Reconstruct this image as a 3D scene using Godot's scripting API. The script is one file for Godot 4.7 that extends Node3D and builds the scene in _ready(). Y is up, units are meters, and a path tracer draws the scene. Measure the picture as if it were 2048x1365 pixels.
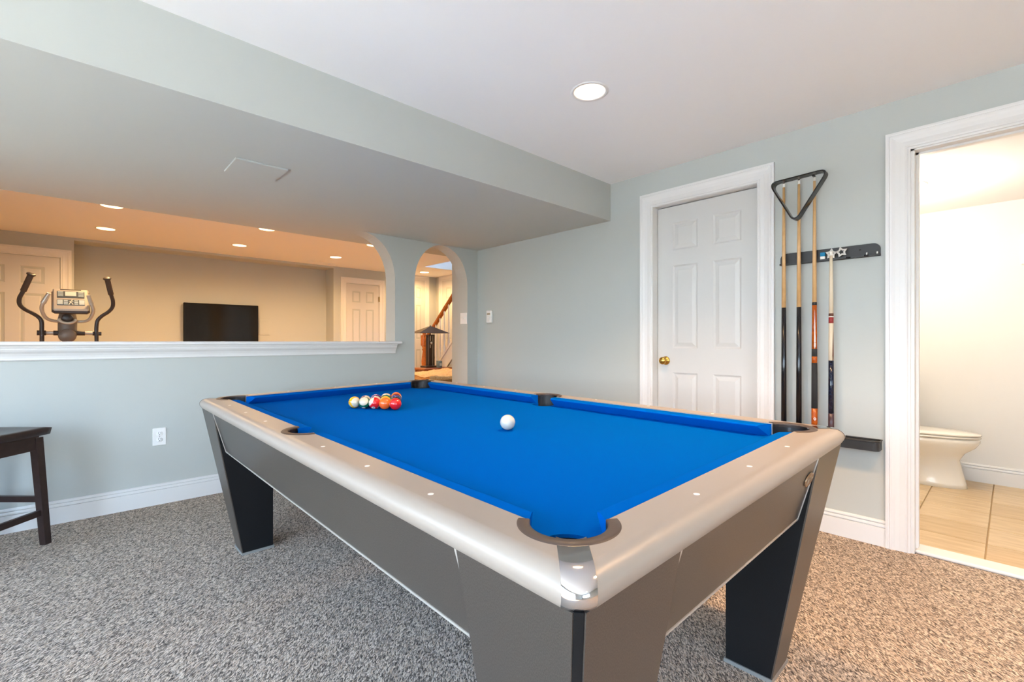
extends Node3D
# The room is measured as (u, v, y): u runs along the half wall to the right, v runs into the house, y is up.

const CEIL := 2.297      # main ceiling
const SOFFIT := 2.010    # dropped beam
const RW := 3.067        # face of the right wall
const BW := 3.808        # face of the half wall
const FW := 7.620        # far wall of the family room
const LW := -1.700       # left wall with the glass door
const NW := -3.000       # wall behind the camera
const T := 0.774         # rail top of the pool table
const S := 0.731         # bed of the pool table

var M := {}
var used := {}
var warp := false        # the table stands a little out of level

# ---------------------------------------------------------------- helpers

func w(u: float, v: float, y: float) -> Vector3:
	return Vector3(u, y, -v)

func out_of_level(p: Vector3) -> Vector3:
	return Vector3(p.x, p.y * (1.0 + (0.0183 * (p.x - 1.07) + 0.0055 * (-p.z - 1.5)) / 0.787), p.z)

class MB:
	var st := SurfaceTool.new()
	var group := -1
	func _init() -> void:
		st.begin(Mesh.PRIMITIVE_TRIANGLES)
	func tri(a: Vector3, b: Vector3, c: Vector3) -> void:   # counter-clockwise seen from outside
		for p in [a, c, b]:
			st.set_smooth_group(group)
			st.add_vertex(p)
	func tri_uv(a: Vector3, b: Vector3, c: Vector3, ta: Vector2, tb: Vector2, tc: Vector2) -> void:
		var ps := [a, c, b]
		var ts := [ta, tc, tb]
		for i in 3:
			st.set_smooth_group(group)
			st.set_uv(ts[i])
			st.add_vertex(ps[i])
	func quad(a: Vector3, b: Vector3, c: Vector3, d: Vector3) -> void:
		tri(a, b, c)
		tri(a, c, d)
	func box(p: Vector3, q: Vector3) -> void:
		var lo := p.min(q)
		var hi := p.max(q)
		hexa([Vector3(lo.x, lo.y, hi.z), Vector3(hi.x, lo.y, hi.z), Vector3(hi.x, lo.y, lo.z), Vector3(lo.x, lo.y, lo.z),
			Vector3(lo.x, hi.y, hi.z), Vector3(hi.x, hi.y, hi.z), Vector3(hi.x, hi.y, lo.z), Vector3(lo.x, hi.y, lo.z)])
	func hexa(p: Array) -> void:   # bottom four counter-clockwise from above, then the top four
		quad(p[3], p[2], p[1], p[0])
		quad(p[4], p[5], p[6], p[7])
		for i in 4:
			var j := (i + 1) % 4
			quad(p[i], p[j], p[j + 4], p[i + 4])
	func bevel_box(p0: Vector3, q0: Vector3, b: float) -> void:   # chamfered on every edge
		var lo := p0.min(q0)
		var hi := p0.max(q0)
		var c := (lo + hi) / 2.0
		var h := (hi - lo) / 2.0
		b = minf(b, minf(h.x, minf(h.y, h.z)) * 0.9)
		var ax := [Vector3(1, 0, 0), Vector3(0, 1, 0), Vector3(0, 0, 1)]
		for k in 3:
			var i := (k + 1) % 3
			var j := (k + 2) % 3
			for s in [-1.0, 1.0]:
				var o: Vector3 = c + ax[k] * h[k] * s
				var x: Vector3 = ax[i] * (h[i] - b)
				var y: Vector3 = ax[j] * (h[j] - b)
				if s > 0:
					quad(o - x - y, o + x - y, o + x + y, o - x + y)
				else:
					quad(o - x + y, o + x + y, o + x - y, o - x - y)
			for s in [-1.0, 1.0]:
				for t in [-1.0, 1.0]:
					var e: Vector3 = ax[k] * (h[k] - b)
					var p: Vector3 = c + ax[i] * h[i] * s + ax[j] * (h[j] - b) * t
					var q: Vector3 = c + ax[i] * (h[i] - b) * s + ax[j] * h[j] * t
					if s * t > 0:
						quad(p - e, q - e, q + e, p + e)
					else:
						quad(p - e, p + e, q + e, q - e)
		for sx in [-1.0, 1.0]:
			for sy in [-1.0, 1.0]:
				for sz in [-1.0, 1.0]:
					var sg := Vector3(sx, sy, sz)
					var a := c + sg * Vector3(h.x, h.y - b, h.z - b)
					var d := c + sg * Vector3(h.x - b, h.y, h.z - b)
					var e2 := c + sg * Vector3(h.x - b, h.y - b, h.z)
					if sx * sy * sz > 0:
						tri(a, d, e2)
					else:
						tri(a, e2, d)
	func prism(poly: PackedVector2Array, o: Vector3, ax: Vector3, ay: Vector3, dz: Vector3) -> void:   # polygon in (ax, ay), pushed along dz
		var pts := poly.duplicate()
		if Geometry2D.is_polygon_clockwise(pts):
			pts.reverse()
		var flip := ax.cross(ay).dot(dz) < 0
		var index := Geometry2D.triangulate_polygon(pts)
		var at := func(q: Vector2, k: float) -> Vector3: return o + ax * q.x + ay * q.y + dz * k
		var g := group
		group = -1
		for i in range(0, index.size(), 3):
			var a := pts[index[i]]
			var b := pts[index[i + 1]]
			var c := pts[index[i + 2]]
			if (b - a).cross(c - a) < 0:
				var h2 := b
				b = c
				c = h2
			if flip:
				tri(at.call(a, 0.0), at.call(b, 0.0), at.call(c, 0.0))
				tri(at.call(a, 1.0), at.call(c, 1.0), at.call(b, 1.0))
			else:
				tri(at.call(a, 0.0), at.call(c, 0.0), at.call(b, 0.0))
				tri(at.call(a, 1.0), at.call(b, 1.0), at.call(c, 1.0))
		group = g
		for i in pts.size():
			var a := pts[i]
			var b := pts[(i + 1) % pts.size()]
			if flip:
				quad(at.call(b, 0.0), at.call(a, 0.0), at.call(a, 1.0), at.call(b, 1.0))
			else:
				quad(at.call(a, 0.0), at.call(b, 0.0), at.call(b, 1.0), at.call(a, 1.0))
	func grid(rows: Array, closed := false) -> void:   # rows of points, one surface
		for i in rows.size() - 1:
			var a: Array = rows[i]
			var b: Array = rows[i + 1]
			for j in (a.size() if closed else a.size() - 1):
				var k := (j + 1) % a.size()
				quad(a[j], a[k], b[k], b[j])
	func fan(ring: Array, mid: Vector3, up := true) -> void:
		for j in ring.size():
			var k := (j + 1) % ring.size()
			if up:
				tri(ring[j], ring[k], mid)
			else:
				tri(ring[k], ring[j], mid)
	func lathe(prof: Array, o := Vector3.ZERO, n := 24, ax := Vector3.UP, caps := true) -> void:   # (radius, height) from below to above
		var e := ax.cross(Vector3(0, 0, 1) if absf(ax.z) < 0.9 else Vector3(1, 0, 0)).normalized()
		var f := ax.cross(e)
		var rows := []
		for q in prof:
			var ring := []
			for j in n:
				var t := TAU * j / n
				ring.append(o + ax * q.y + (e * cos(t) + f * sin(t)) * q.x)
			rows.append(ring)
		grid(rows, true)
		if caps and prof[0].x > 0.0005:
			fan(rows[0], o + ax * prof[0].y, false)
		if caps and prof[-1].x > 0.0005:
			fan(rows[-1], o + ax * prof[-1].y, true)
	func tube(path: Array, r, n := 12, caps := true) -> void:   # r: a number or one for each point
		var rows := []
		var side := Vector3.ZERO
		for i in path.size():
			var d: Vector3 = (path[mini(i + 1, path.size() - 1)] - path[maxi(i - 1, 0)]).normalized()
			if side == Vector3.ZERO:
				side = d.cross(Vector3.UP if absf(d.y) < 0.9 else Vector3(1, 0, 0)).normalized()
			side = (side - d * side.dot(d)).normalized()
			var up := d.cross(side)
			var rr: float = r[i] if r is Array else r
			var ring := []
			for j in n:
				var t := TAU * j / n
				ring.append(path[i] + (side * cos(t) + up * sin(t)) * rr)
			rows.append(ring)
		grid(rows, true)
		if caps:
			var g := group
			group = -1
			fan(rows[0], path[0], false)
			fan(rows[-1], path[-1], true)
			group = g
	func sweep(path: Array, prof: Array, n: Vector3, closed := false) -> void:   # profile (x to the side, y along n), mitred at corners
		var rows := []
		var m := path.size()
		for i in m:
			var s := Vector3.ZERO
			var before: Vector3 = path[(i - 1 + m) % m]
			var after: Vector3 = path[(i + 1) % m]
			if closed or (i > 0 and i < m - 1):
				var s1: Vector3 = (path[i] - before).normalized().cross(n)
				var s2: Vector3 = (after - path[i]).normalized().cross(n)
				s = (s1 + s2) / (1.0 + s1.dot(s2))
			elif i == 0:
				s = (after - path[0]).normalized().cross(n)
			else:
				s = (path[i] - before).normalized().cross(n)
			var row := []
			for q in prof:
				row.append(path[i] + s * q.x + n * q.y)
			rows.append(row)
		if closed:
			rows.append(rows[0])
		grid(rows, true)
		if not closed:
			var flat := PackedVector2Array(prof)
			var index := Geometry2D.triangulate_polygon(flat)
			for e in [0, rows.size() - 1]:
				for i in range(0, index.size(), 3):
					tri(rows[e][index[i]], rows[e][index[i + 1]], rows[e][index[i + 2]])
	func mesh() -> ArrayMesh:
		st.generate_normals()
		return st.commit()

func bent(m: ArrayMesh) -> ArrayMesh:
	var a := m.surface_get_arrays(0)
	var v: PackedVector3Array = a[Mesh.ARRAY_VERTEX]
	for i in v.size():
		v[i] = out_of_level(v[i])
	a[Mesh.ARRAY_VERTEX] = v
	var r := ArrayMesh.new()
	r.add_surface_from_arrays(Mesh.PRIMITIVE_TRIANGLES, a)
	return r

func numbered(called: String) -> String:
	if not used.has(called):
		used[called] = 0
		return called
	used[called] += 1
	return "%s_%03d" % [called, used[called]]

func obj(called: String, b: MB, m: Material, parent: Node3D = null, label := "") -> MeshInstance3D:
	var o := MeshInstance3D.new()
	o.name = numbered(called) if parent == null else called
	o.mesh = bent(b.mesh()) if warp else b.mesh()
	o.material_override = m
	o.cast_shadow = GeometryInstance3D.SHADOW_CASTING_SETTING_ON
	if label:
		o.set_meta("label", label)
	(self if parent == null else parent).add_child(o, true)
	return o

func tag(o: Node3D, label: String, category: String, group := "") -> Node3D:
	o.set_meta("label", label)
	o.set_meta("category", category)
	if group:
		o.set_meta("group", group)
	return o

func thing(called: String, label: String, category: String, at := Vector3.ZERO, turn := 0.0, group := "") -> Node3D:
	var o := Node3D.new()
	o.name = numbered(called)
	add_child(o)
	o.position = at
	o.rotation.y = turn
	tag(o, label, category, group)
	return o

func struct_node(called: String, label: String) -> Node3D:
	var o := Node3D.new()
	o.name = called
	add_child(o)
	o.set_meta("kind", "structure")
	o.set_meta("label", label)
	return o

func struct_mesh(called: String, b: MB, m: Material, label: String) -> MeshInstance3D:
	var o := obj(called, b, m)
	o.name = called
	o.set_meta("kind", "structure")
	o.set_meta("label", label)
	return o

func slab(called: String, lo: Vector3, hi: Vector3, m: Material, label: String, cuts: Array) -> CSGBox3D:   # a wall or ceiling with real openings
	var o := CSGBox3D.new()
	o.name = called
	var a := lo.min(hi)
	var b := lo.max(hi)
	o.size = b - a
	o.position = (a + b) / 2.0
	o.material = m
	add_child(o)
	o.set_meta("kind", "structure")
	o.set_meta("label", label)
	for c in cuts:
		if c.size() == 2:
			var x := CSGBox3D.new()
			x.name = "opening"
			x.operation = CSGShape3D.OPERATION_SUBTRACTION
			var p: Vector3 = c[0].min(c[1])
			var q: Vector3 = c[0].max(c[1])
			x.size = q - p
			x.position = (p + q) / 2.0 - o.position
			x.material = m
			o.add_child(x, true)
		else:
			var y := CSGCylinder3D.new()
			y.name = "opening"
			y.operation = CSGShape3D.OPERATION_SUBTRACTION
			y.radius = c[1]
			y.height = c[2]
			y.sides = 40
			y.position = c[0] - o.position
			y.material = m
			o.add_child(y, true)
	return o

func paint(c: Color, rough := 0.55, metal := 0.0) -> StandardMaterial3D:
	var m := StandardMaterial3D.new()
	m.albedo_color = c
	m.roughness = rough
	m.metallic = metal
	m.cull_mode = BaseMaterial3D.CULL_DISABLED
	return m

func noise_tex(freq: float, seed_value: int, ramp: Array, octaves := 4, side := 512, kind := FastNoiseLite.TYPE_SIMPLEX_SMOOTH) -> NoiseTexture2D:
	var n := FastNoiseLite.new()
	n.noise_type = kind
	n.frequency = freq
	n.seed = seed_value
	n.fractal_octaves = octaves
	var t := NoiseTexture2D.new()
	t.width = side
	t.height = side
	t.seamless = true
	t.noise = n
	var g := Gradient.new()
	g.offsets = PackedFloat32Array([0.0, 1.0])
	g.colors = PackedColorArray([ramp[0], ramp[1]])
	for k in range(2, ramp.size()):
		g.add_point(ramp[k][0], ramp[k][1])
	t.color_ramp = g
	return t

func grainy(c: Color, rough: float, tex: Texture2D, scale: float, metal := 0.0) -> StandardMaterial3D:
	var m := paint(c, rough, metal)
	m.albedo_texture = tex
	m.uv1_triplanar = true
	m.uv1_world_triplanar = true
	m.uv1_scale = Vector3.ONE * scale
	return m

func relief(m: StandardMaterial3D, tex: Texture2D, depth: float) -> void:
	m.heightmap_enabled = true
	m.heightmap_texture = tex
	m.heightmap_scale = depth

func glow(c: Color, energy: float) -> StandardMaterial3D:
	var m := paint(c, 0.4)
	m.emission_enabled = true
	m.emission = c
	m.emission_energy_multiplier = energy
	return m

# ---------------------------------------------------------------- textures

func carpet_images() -> Array:
	var rng := RandomNumberGenerator.new()
	rng.seed = 11
	var side := 1024
	var im := Image.create(side, side, false, Image.FORMAT_RGB8)
	var hi := Image.create(side, side, false, Image.FORMAT_RGB8)
	im.fill(Color8(130, 122, 114))
	hi.fill(Color(0.2, 0.2, 0.2))
	var yarn := [Color8(222, 213, 202), Color8(205, 196, 186), Color8(176, 168, 160), Color8(146, 140, 136), Color8(112, 104, 98), Color8(78, 72, 68), Color8(192, 176, 160), Color8(234, 227, 218)]
	for k in 15000:
		var x := rng.randi_range(0, side - 1)
		var y := rng.randi_range(0, side - 1)
		var c: Color = yarn[rng.randi_range(0, yarn.size() - 1)]
		var a := rng.randf_range(-0.3, 0.3) - 0.82
		var l := rng.randi_range(8, 14)
		var r := rng.randi_range(2, 4)
		var top := rng.randf_range(0.55, 1.0)
		for i in range(-l, l + 1):
			var px := x + int(i * cos(a))
			var py := y + int(i * sin(a))
			var rr := r if absi(i) < l - 2 else r - 1
			for dx in range(-rr, rr + 1):
				for dy in range(-rr, rr + 1):
					if dx * dx + dy * dy > rr * rr + 1:
						continue
					var ix := posmod(px + dx, side)
					var iy := posmod(py + dy, side)
					im.set_pixel(ix, iy, c)
					var hh := top * (1.0 - 0.5 * float(dx * dx + dy * dy) / (rr * rr + 1.0)) * (1.0 - 0.4 * absf(i) / l)
					hi.set_pixel(ix, iy, Color(hh, hh, hh))
	return [ImageTexture.create_from_image(im), ImageTexture.create_from_image(hi)]

const DIGITS := {"0": "01110100011000110001100011000101110", "1": "00100011000010000100001000010001110", "2": "01110100010000100110010001000011111", "3": "11110000010000101110000010000111110",
	"4": "00010001100101010010111110001000010", "5": "11111100001111000001000011000101110", "6": "01110100001000011110100011000101110", "7": "11111000010001000100010000100001000", "8": "01110100011000101110100011000101110", "9": "01110100011000101111000010000101110"}

func write_number(im: Image, text: String, cx: int, cy: int, k: int, c: Color) -> void:
	var x0 := cx - (text.length() * 6 - 1) * k / 2
	for n in text.length():
		var bits: String = DIGITS[text[n]]
		for i in 35:
			if bits[i] == "1":
				im.fill_rect(Rect2i(x0 + (n * 6 + i % 5) * k, cy - 7 * k / 2 + (i / 5) * k, k, k), c)

func ball_material(number: int) -> StandardMaterial3D:
	var tint: Array = [Color8(236, 172, 22), Color8(26, 50, 140), Color8(214, 24, 20), Color8(84, 36, 110), Color8(240, 100, 16), Color8(10, 96, 70), Color8(120, 24, 30), Color8(18, 18, 20)]
	var c: Color = tint[(number - 1) % 8]
	var cream := Color8(206, 194, 170)
	var im := Image.create(512, 256, false, Image.FORMAT_RGB8)
	im.fill(c)
	if number > 8:
		im.fill_rect(Rect2i(0, 0, 512, 74), cream)
		im.fill_rect(Rect2i(0, 182, 512, 74), cream)
	for cx in [128, 384]:
		for x in range(-30, 31):
			for y in range(-30, 31):
				if x * x + y * y <= 26 * 26:
					im.set_pixel(cx + x, 128 + y, cream)
		write_number(im, str(number), cx, 128, 5 if number < 10 else 3, Color8(20, 18, 18))
	var m := paint(Color.WHITE, 0.12)
	m.albedo_texture = ImageTexture.create_from_image(im)
	m.clearcoat_enabled = true
	m.clearcoat = 0.6
	m.clearcoat_roughness = 0.05
	return m

# ---------------------------------------------------------------- the place

func _ready() -> void:
	camera_and_light()
	materials()
	shell()
	trims_and_doors()
	ceiling_lights()
	pool_table()
	balls()
	cue_corner()
	counter_stool()
	elliptical_trainer()
	family_room()
	staircase()
	bathroom()
	wall_fittings()

func camera_and_light() -> void:
	var cam := Camera3D.new()
	cam.name = "camera"
	add_child(cam)
	cam.position = Vector3(0, 1.067, 0)
	cam.rotation_degrees = Vector3(0, -43.065, 0)
	cam.fov = 72.35
	cam.near = 0.05
	cam.far = 100.0
	cam.current = true
	var env := Environment.new()
	var sky := Sky.new()
	var air := ProceduralSkyMaterial.new()
	air.sky_top_color = Color(0.60, 0.75, 0.91)
	air.sky_horizon_color = Color(0.86, 0.90, 0.92)
	air.ground_bottom_color = Color(0.34, 0.36, 0.30)
	air.ground_horizon_color = Color(0.62, 0.66, 0.62)
	air.sun_angle_max = 0.0
	air.sky_energy_multiplier = 3.3
	air.ground_energy_multiplier = 2.6
	sky.sky_material = air
	env.background_mode = Environment.BG_SKY
	env.sky = sky
	env.tonemap_mode = Environment.TONE_MAPPER_LINEAR
	env.tonemap_exposure = 1.3
	env.sdfgi_enabled = true
	env.ssao_enabled = true
	env.ssil_enabled = true
	var we := WorldEnvironment.new()
	we.name = "surroundings"
	we.environment = env
	add_child(we)

	var sun := DirectionalLight3D.new()
	sun.name = "sun"
	sun.light_color = Color(1.0, 0.93, 0.80)
	sun.light_energy = 9.0
	sun.light_angular_distance = 0.6
	sun.shadow_enabled = true
	add_child(sun)
	sun.look_at_from_position(Vector3.ZERO, w(0.50, -0.30, -0.95))

func materials() -> void:
	M.wall = paint(Color8(186, 189, 184), 0.7)
	M.ceiling = paint(Color8(236, 235, 234), 0.8)
	M.trim = paint(Color8(224, 222, 219), 0.4)
	M.door = paint(Color8(208, 206, 202), 0.45)
	M.bath_wall = paint(Color8(222, 220, 216), 0.7)
	M.brass = paint(Color8(205, 165, 85), 0.22, 1.0)
	M.chrome = paint(Color8(215, 215, 218), 0.08, 1.0)
	M.steel = paint(Color8(175, 172, 165), 0.35, 1.0)
	M.black = paint(Color8(26, 26, 28), 0.4)
	M.black_gloss = paint(Color8(9, 9, 10), 0.2)
	M.plate = paint(Color8(236, 234, 230), 0.35)
	M.slot = paint(Color8(50, 48, 46), 0.6)
	var c := carpet_images()
	M.carpet = grainy(Color8(250, 238, 226), 0.95, c[0], 2.2)
	relief(M.carpet, c[1], 0.6)
	M.back_carpet = grainy(Color8(222, 180, 132), 0.95, noise_tex(0.2, 70, [Color(0.8, 0.78, 0.74), Color(1, 1, 1)], 3, 256), 4.0)
	var speck := noise_tex(0.35, 3, [Color(0.66, 0.66, 0.66), Color(1, 1, 1)], 2, 256)
	M.laminate = grainy(Color8(122, 115, 108), 0.36, speck, 4.0, 0.75)
	M.laminate.uv1_scale = Vector3(9.0, 3.0, 9.0)
	M.rail = paint(Color8(160, 149, 138), 0.36, 0.15)
	M.casting = paint(Color8(72, 58, 50), 0.45)
	M.apron_trim = paint(Color8(198, 192, 184), 0.35, 0.4)
	M.leg_core = grainy(Color8(26, 26, 27), 0.6, speck, 4.0)
	M.leg_core.metallic_specular = 0.3
	M.foot = paint(Color8(150, 150, 146), 0.4, 0.3)
	var felt := noise_tex(0.22, 8, [Color(0.88, 0.90, 0.92), Color(1, 1, 1)], 3, 512)
	M.cloth = grainy(Color8(0, 92, 180), 0.95, felt, 6.0)
	M.cloth.metallic_specular = 0.05
	M.wood_cue = grainy(Color8(222, 180, 126), 0.35, noise_tex(0.02, 5, [Color(0.9, 0.86, 0.8), Color(1, 1, 1)], 3, 256), 3.0)
	M.oak = grainy(Color8(196, 116, 40), 0.35, noise_tex(0.03, 6, [Color(0.75, 0.7, 0.62), Color(1, 1, 1)], 4, 256), 3.0)

# ---------------------------------------------------------------- shell

func shell() -> void:
	var b := MB.new()
	b.box(w(LW - 0.15, -3.2, -0.12), w(RW + 0.06, BW, 0.0))
	struct_mesh("floor", b, M.carpet, "grey and brown flecked loop carpet under the pool table")
	b = MB.new()
	b.box(w(LW - 0.15, BW, -0.12), w(5.3, 8.2, 0.0))
	struct_mesh("floor_back", b, M.back_carpet, "tan carpet of the family room beyond the half wall")
	# main ceiling with round openings for the recessed lights, then the dropped beam
	var cuts := []
	for p in pool_lights():
		cuts.append([w(p.x, p.y, CEIL), 0.079, 0.26])
	slab("ceiling", w(LW - 0.15, -3.2, CEIL), w(RW + 0.12, 2.3, CEIL + 0.2), M.ceiling, "white ceiling over the pool table", cuts)
	b = MB.new()
	b.box(w(LW - 0.15, 2.148, SOFFIT), w(RW + 0.12, 4.287, CEIL + 0.2))
	struct_mesh("trim_beam", b, M.wall, "wide dropped beam painted like the walls")
	cuts = [[w(4.22, 3.9, CEIL - 0.1), w(5.1, 6.63, CEIL + 0.4)]]
	for p in back_lights():
		cuts.append([w(p.x, p.y, CEIL), 0.079, 0.26])
	slab("ceiling_back", w(LW - 0.15, 4.287, CEIL), w(5.25, 8.2, CEIL + 0.2), M.ceiling, "warm lit ceiling of the family room with recessed lights", cuts)
	# right wall with the closet door and the bathroom doorway
	slab("wall_right", w(RW, -3.2, 0), w(RW + 0.12, BW + 0.269, CEIL + 0.1), M.wall, "pale grey wall with closet door, cue rack and bathroom doorway",
		[[w(RW - 0.1, 1.060, -0.1), w(RW + 0.3, 1.785, 2.046)], [w(RW - 0.1, -0.444, -0.1), w(RW + 0.3, 0.345, 2.034)]])
	slab("wall_left", w(LW - 0.15, -3.2, 0), w(LW, 8.2, CEIL + 0.1), M.wall, "left wall with the sliding glass door, out of view",
		[[w(LW - 0.3, -0.9, 0.05), w(LW + 0.1, 1.75, 2.05)], [w(LW - 0.3, 2.25, 0.75), w(LW + 0.1, 3.55, 1.97)]])
	slab("wall_near", w(LW - 0.15, -3.2, 0), w(RW + 0.12, NW, CEIL + 0.1), M.wall, "wall behind the camera, with a wide window", [[w(-1.45, -3.3, 0.85), w(0.65, -2.9, 2.05)]])
	# half wall, pier and arches in one outline
	var o := PackedVector2Array([Vector2(LW, 0), Vector2(2.313, 0)])
	for k in 25:
		var t := PI - PI * k / 24.0
		o.append(Vector2(2.6235 + 0.3105 * cos(t), 1.62 + 0.384 * sin(t)))
	o.append_array(PackedVector2Array([Vector2(2.934, 0), Vector2(RW + 0.06, 0), Vector2(RW + 0.06, SOFFIT), Vector2(1.80, SOFFIT)]))
	for k in range(1, 17):
		var t := PI / 2 - PI / 2 * k / 16.0
		o.append(Vector2(1.80 + 0.31 * cos(t), 1.62 + 0.39 * sin(t)))
	o.append_array(PackedVector2Array([Vector2(2.11, 1.045), Vector2(LW, 1.045)]))
	b = MB.new()
	b.prism(o, w(0, BW, 0), Vector3.RIGHT, Vector3.UP, w(0, 0.168, 0))
	struct_mesh("wall_back", b, M.wall, "half wall with a rounded pass-through and an arched opening at its right end")
	b = MB.new()
	b.box(w(2.934, BW + 0.168, 0), w(RW + 0.12, 4.077, CEIL))
	b.box(w(RW + 0.06, 4.02, 0), w(5.25, 4.077, CEIL))
	struct_mesh("wall_return", b, M.wall, "short return wall beyond the arch that carries the light switch")
	# far wall with its shallow recess
	b = MB.new()
	b.box(w(LW, FW, 0), w(-0.016, 8.1, CEIL))
	b.box(w(3.10, FW, 0), w(5.1, 8.1, CEIL))
	b.box(w(-0.016, 7.93, 0), w(3.10, 8.1, CEIL))
	b.box(w(-0.016, FW, 2.266), w(3.10, 7.93, CEIL))
	struct_mesh("wall_far", b, M.wall, "far wall of the family room with a shallow recess for the television")
	slab("wall_stair", w(5.1, 3.9, 0), w(5.25, 8.2, 4.7), M.wall, "wall beside the stairs", [[w(4.9, 4.4, 3.0), w(5.4, 6.0, 4.3)]])
	b = MB.new()
	b.box(w(4.1, 6.63, CEIL + 0.2), w(5.25, 6.75, 4.7))
	b.box(w(4.1, 3.78, CEIL + 0.0), w(5.25, 3.9, 4.7))
	b.box(w(4.1, 3.9, CEIL + 0.2), w(4.22, 6.63, 4.7))
	b.box(w(4.1, 3.78, 4.7), w(5.25, 6.75, 4.8))
	struct_mesh("wall_stairwell", b, M.wall, "upper walls of the stairwell seen through the arch")
	# bathroom
	b = MB.new()
	b.box(w(5.0, -1.1, 0), w(5.1, 1.0, 2.2))
	b.box(w(RW + 0.12, 0.94, 0), w(5.0, 1.04, 2.2))
	b.box(w(RW + 0.12, -1.2, 0), w(5.0, -1.1, 2.2))
	struct_mesh("wall_bathroom", b, M.bath_wall, "warm white bathroom walls seen through the doorway")
	b = MB.new()
	b.box(w(RW + 0.12, -1.2, 2.095), w(5.1, 1.04, 2.2))
	struct_mesh("ceiling_bathroom", b, M.ceiling, "low white bathroom ceiling")
	# closet behind the closed door
	b = MB.new()
	b.box(w(RW + 0.6, 1.04, 0), w(RW + 0.7, 2.0, CEIL))
	b.box(w(RW + 0.12, 1.9, 0), w(RW + 0.6, 2.0, CEIL))
	b.box(w(RW + 0.12, 1.04, 2.2), w(RW + 0.7, 2.0, CEIL))
	struct_mesh("wall_closet", b, M.wall, "walls of the closet behind the closed door")
	# the glass door in the left wall, out of view, where the daylight comes in
	var win := struct_node("window_1", "white framed sliding glass door in the left wall")
	for e in [[-0.9, -0.83], [0.39, 0.46], [1.68, 1.75]]:
		b = MB.new()
		b.bevel_box(w(LW - 0.11, e[0], 0.05), w(LW - 0.03, e[1], 2.05), 0.004)
		obj("stile", b, M.trim, win)
	for e in [[0.05, 0.13], [1.97, 2.05]]:
		b = MB.new()
		b.bevel_box(w(LW - 0.11, -0.83, e[0]), w(LW - 0.03, 1.68, e[1]), 0.004)
		obj("sash_rail", b, M.trim, win)
	var rear := struct_node("window_3", "white framed window in the wall behind the camera")
	for e in [[-1.45, -1.38], [-0.43, -0.37], [0.58, 0.65]]:
		b = MB.new()
		b.bevel_box(w(e[0], -3.13, 0.85), w(e[1], -3.05, 2.05), 0.004)
		obj("stile", b, M.trim, rear)
	for e in [[0.85, 0.92], [1.98, 2.05]]:
		b = MB.new()
		b.bevel_box(w(-1.38, -3.13, e[0]), w(0.58, -3.05, e[1]), 0.004)
		obj("sash_rail", b, M.trim, rear)
	var side := struct_node("window_2", "white framed window in the left wall under the beam")
	for e in [[2.25, 2.32], [2.87, 2.93], [3.48, 3.55]]:
		b = MB.new()
		b.bevel_box(w(LW - 0.11, e[0], 0.75), w(LW - 0.03, e[1], 1.97), 0.004)
		obj("stile", b, M.trim, side)
	for e in [[0.75, 0.82], [1.90, 1.97]]:
		b = MB.new()
		b.bevel_box(w(LW - 0.11, 2.32, e[0]), w(LW - 0.03, 3.48, e[1]), 0.004)
		obj("sash_rail", b, M.trim, side)
	b = MB.new()
	b.box(w(LW - 9.0, -3.2, -0.2), w(LW - 0.15, 9.0, -0.06))
	b.box(w(LW - 9.0, -11.0, -0.2), w(5.0, -3.2, -0.06))
	struct_mesh("ground", b, paint(Color8(200, 200, 196), 0.9), "pale concrete patio outside the glass door")
	var glass := StandardMaterial3D.new()
	glass.albedo_color = Color(1, 1, 1, 0.04)
	glass.transparency = BaseMaterial3D.TRANSPARENCY_ALPHA
	glass.roughness = 0.0
	M.glass = glass
	for e in [[-0.83, 0.39], [0.46, 1.68]]:
		b = MB.new()
		b.box(w(LW - 0.073, e[0], 0.13), w(LW - 0.067, e[1], 1.97))
		obj("pane", b, glass, win)
	for e in [[2.32, 2.87], [2.93, 3.48]]:
		b = MB.new()
		b.box(w(LW - 0.073, e[0], 0.82), w(LW - 0.067, e[1], 1.90))
		obj("pane", b, glass, side)
	for e in [[-1.38, -0.43], [-0.37, 0.58]]:
		b = MB.new()
		b.box(w(e[0], -3.093, 0.92), w(e[1], -3.087, 1.98))
		obj("pane", b, glass, rear)

func pool_lights() -> Array:
	return [Vector2(1.85, 1.42), Vector2(1.85, -0.15), Vector2(1.85, -1.72), Vector2(0.30, -1.72)]

func back_lights() -> Array:
	return [Vector2(0.24, 5.585), Vector2(1.535, 5.585), Vector2(2.785, 5.585), Vector2(0.24, 6.765), Vector2(1.535, 6.765), Vector2(2.785, 6.765), Vector2(4.55, 7.16)]

# ---------------------------------------------------------------- trims and doors

func casing_profile(width: float) -> Array:
	var k := width / 0.095
	var p := []
	for q in [[0, 0], [0, 0.010], [0.008, 0.013], [0.014, 0.010], [0.020, 0.013], [0.040, 0.0125], [0.058, 0.016], [0.070, 0.021], [0.078, 0.022], [0.081, 0.019], [0.086, 0.021], [0.095, 0.021], [0.095, 0]]:
		p.append(Vector2(q[0] * k, q[1]))
	return p

func flip_x(p: Array) -> Array:
	var r := []
	for q in p:
		r.append(Vector2(-q.x, q.y))
	return r

func base_profile() -> Array:   # x is up, y is proud of the wall
	var p := []
	for q in [[0, 0], [0, 0.015], [0.0965, 0.015], [0.0975, 0.007], [0.1025, 0.007], [0.1035, 0.0145], [0.116, 0.0125], [0.1168, 0.004], [0.1212, 0.004], [0.122, 0.0115], [0.131, 0.008], [0.134, 0.004], [0.134, 0]]:
		p.append(Vector2(q[0], q[1]))
	return p

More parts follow.
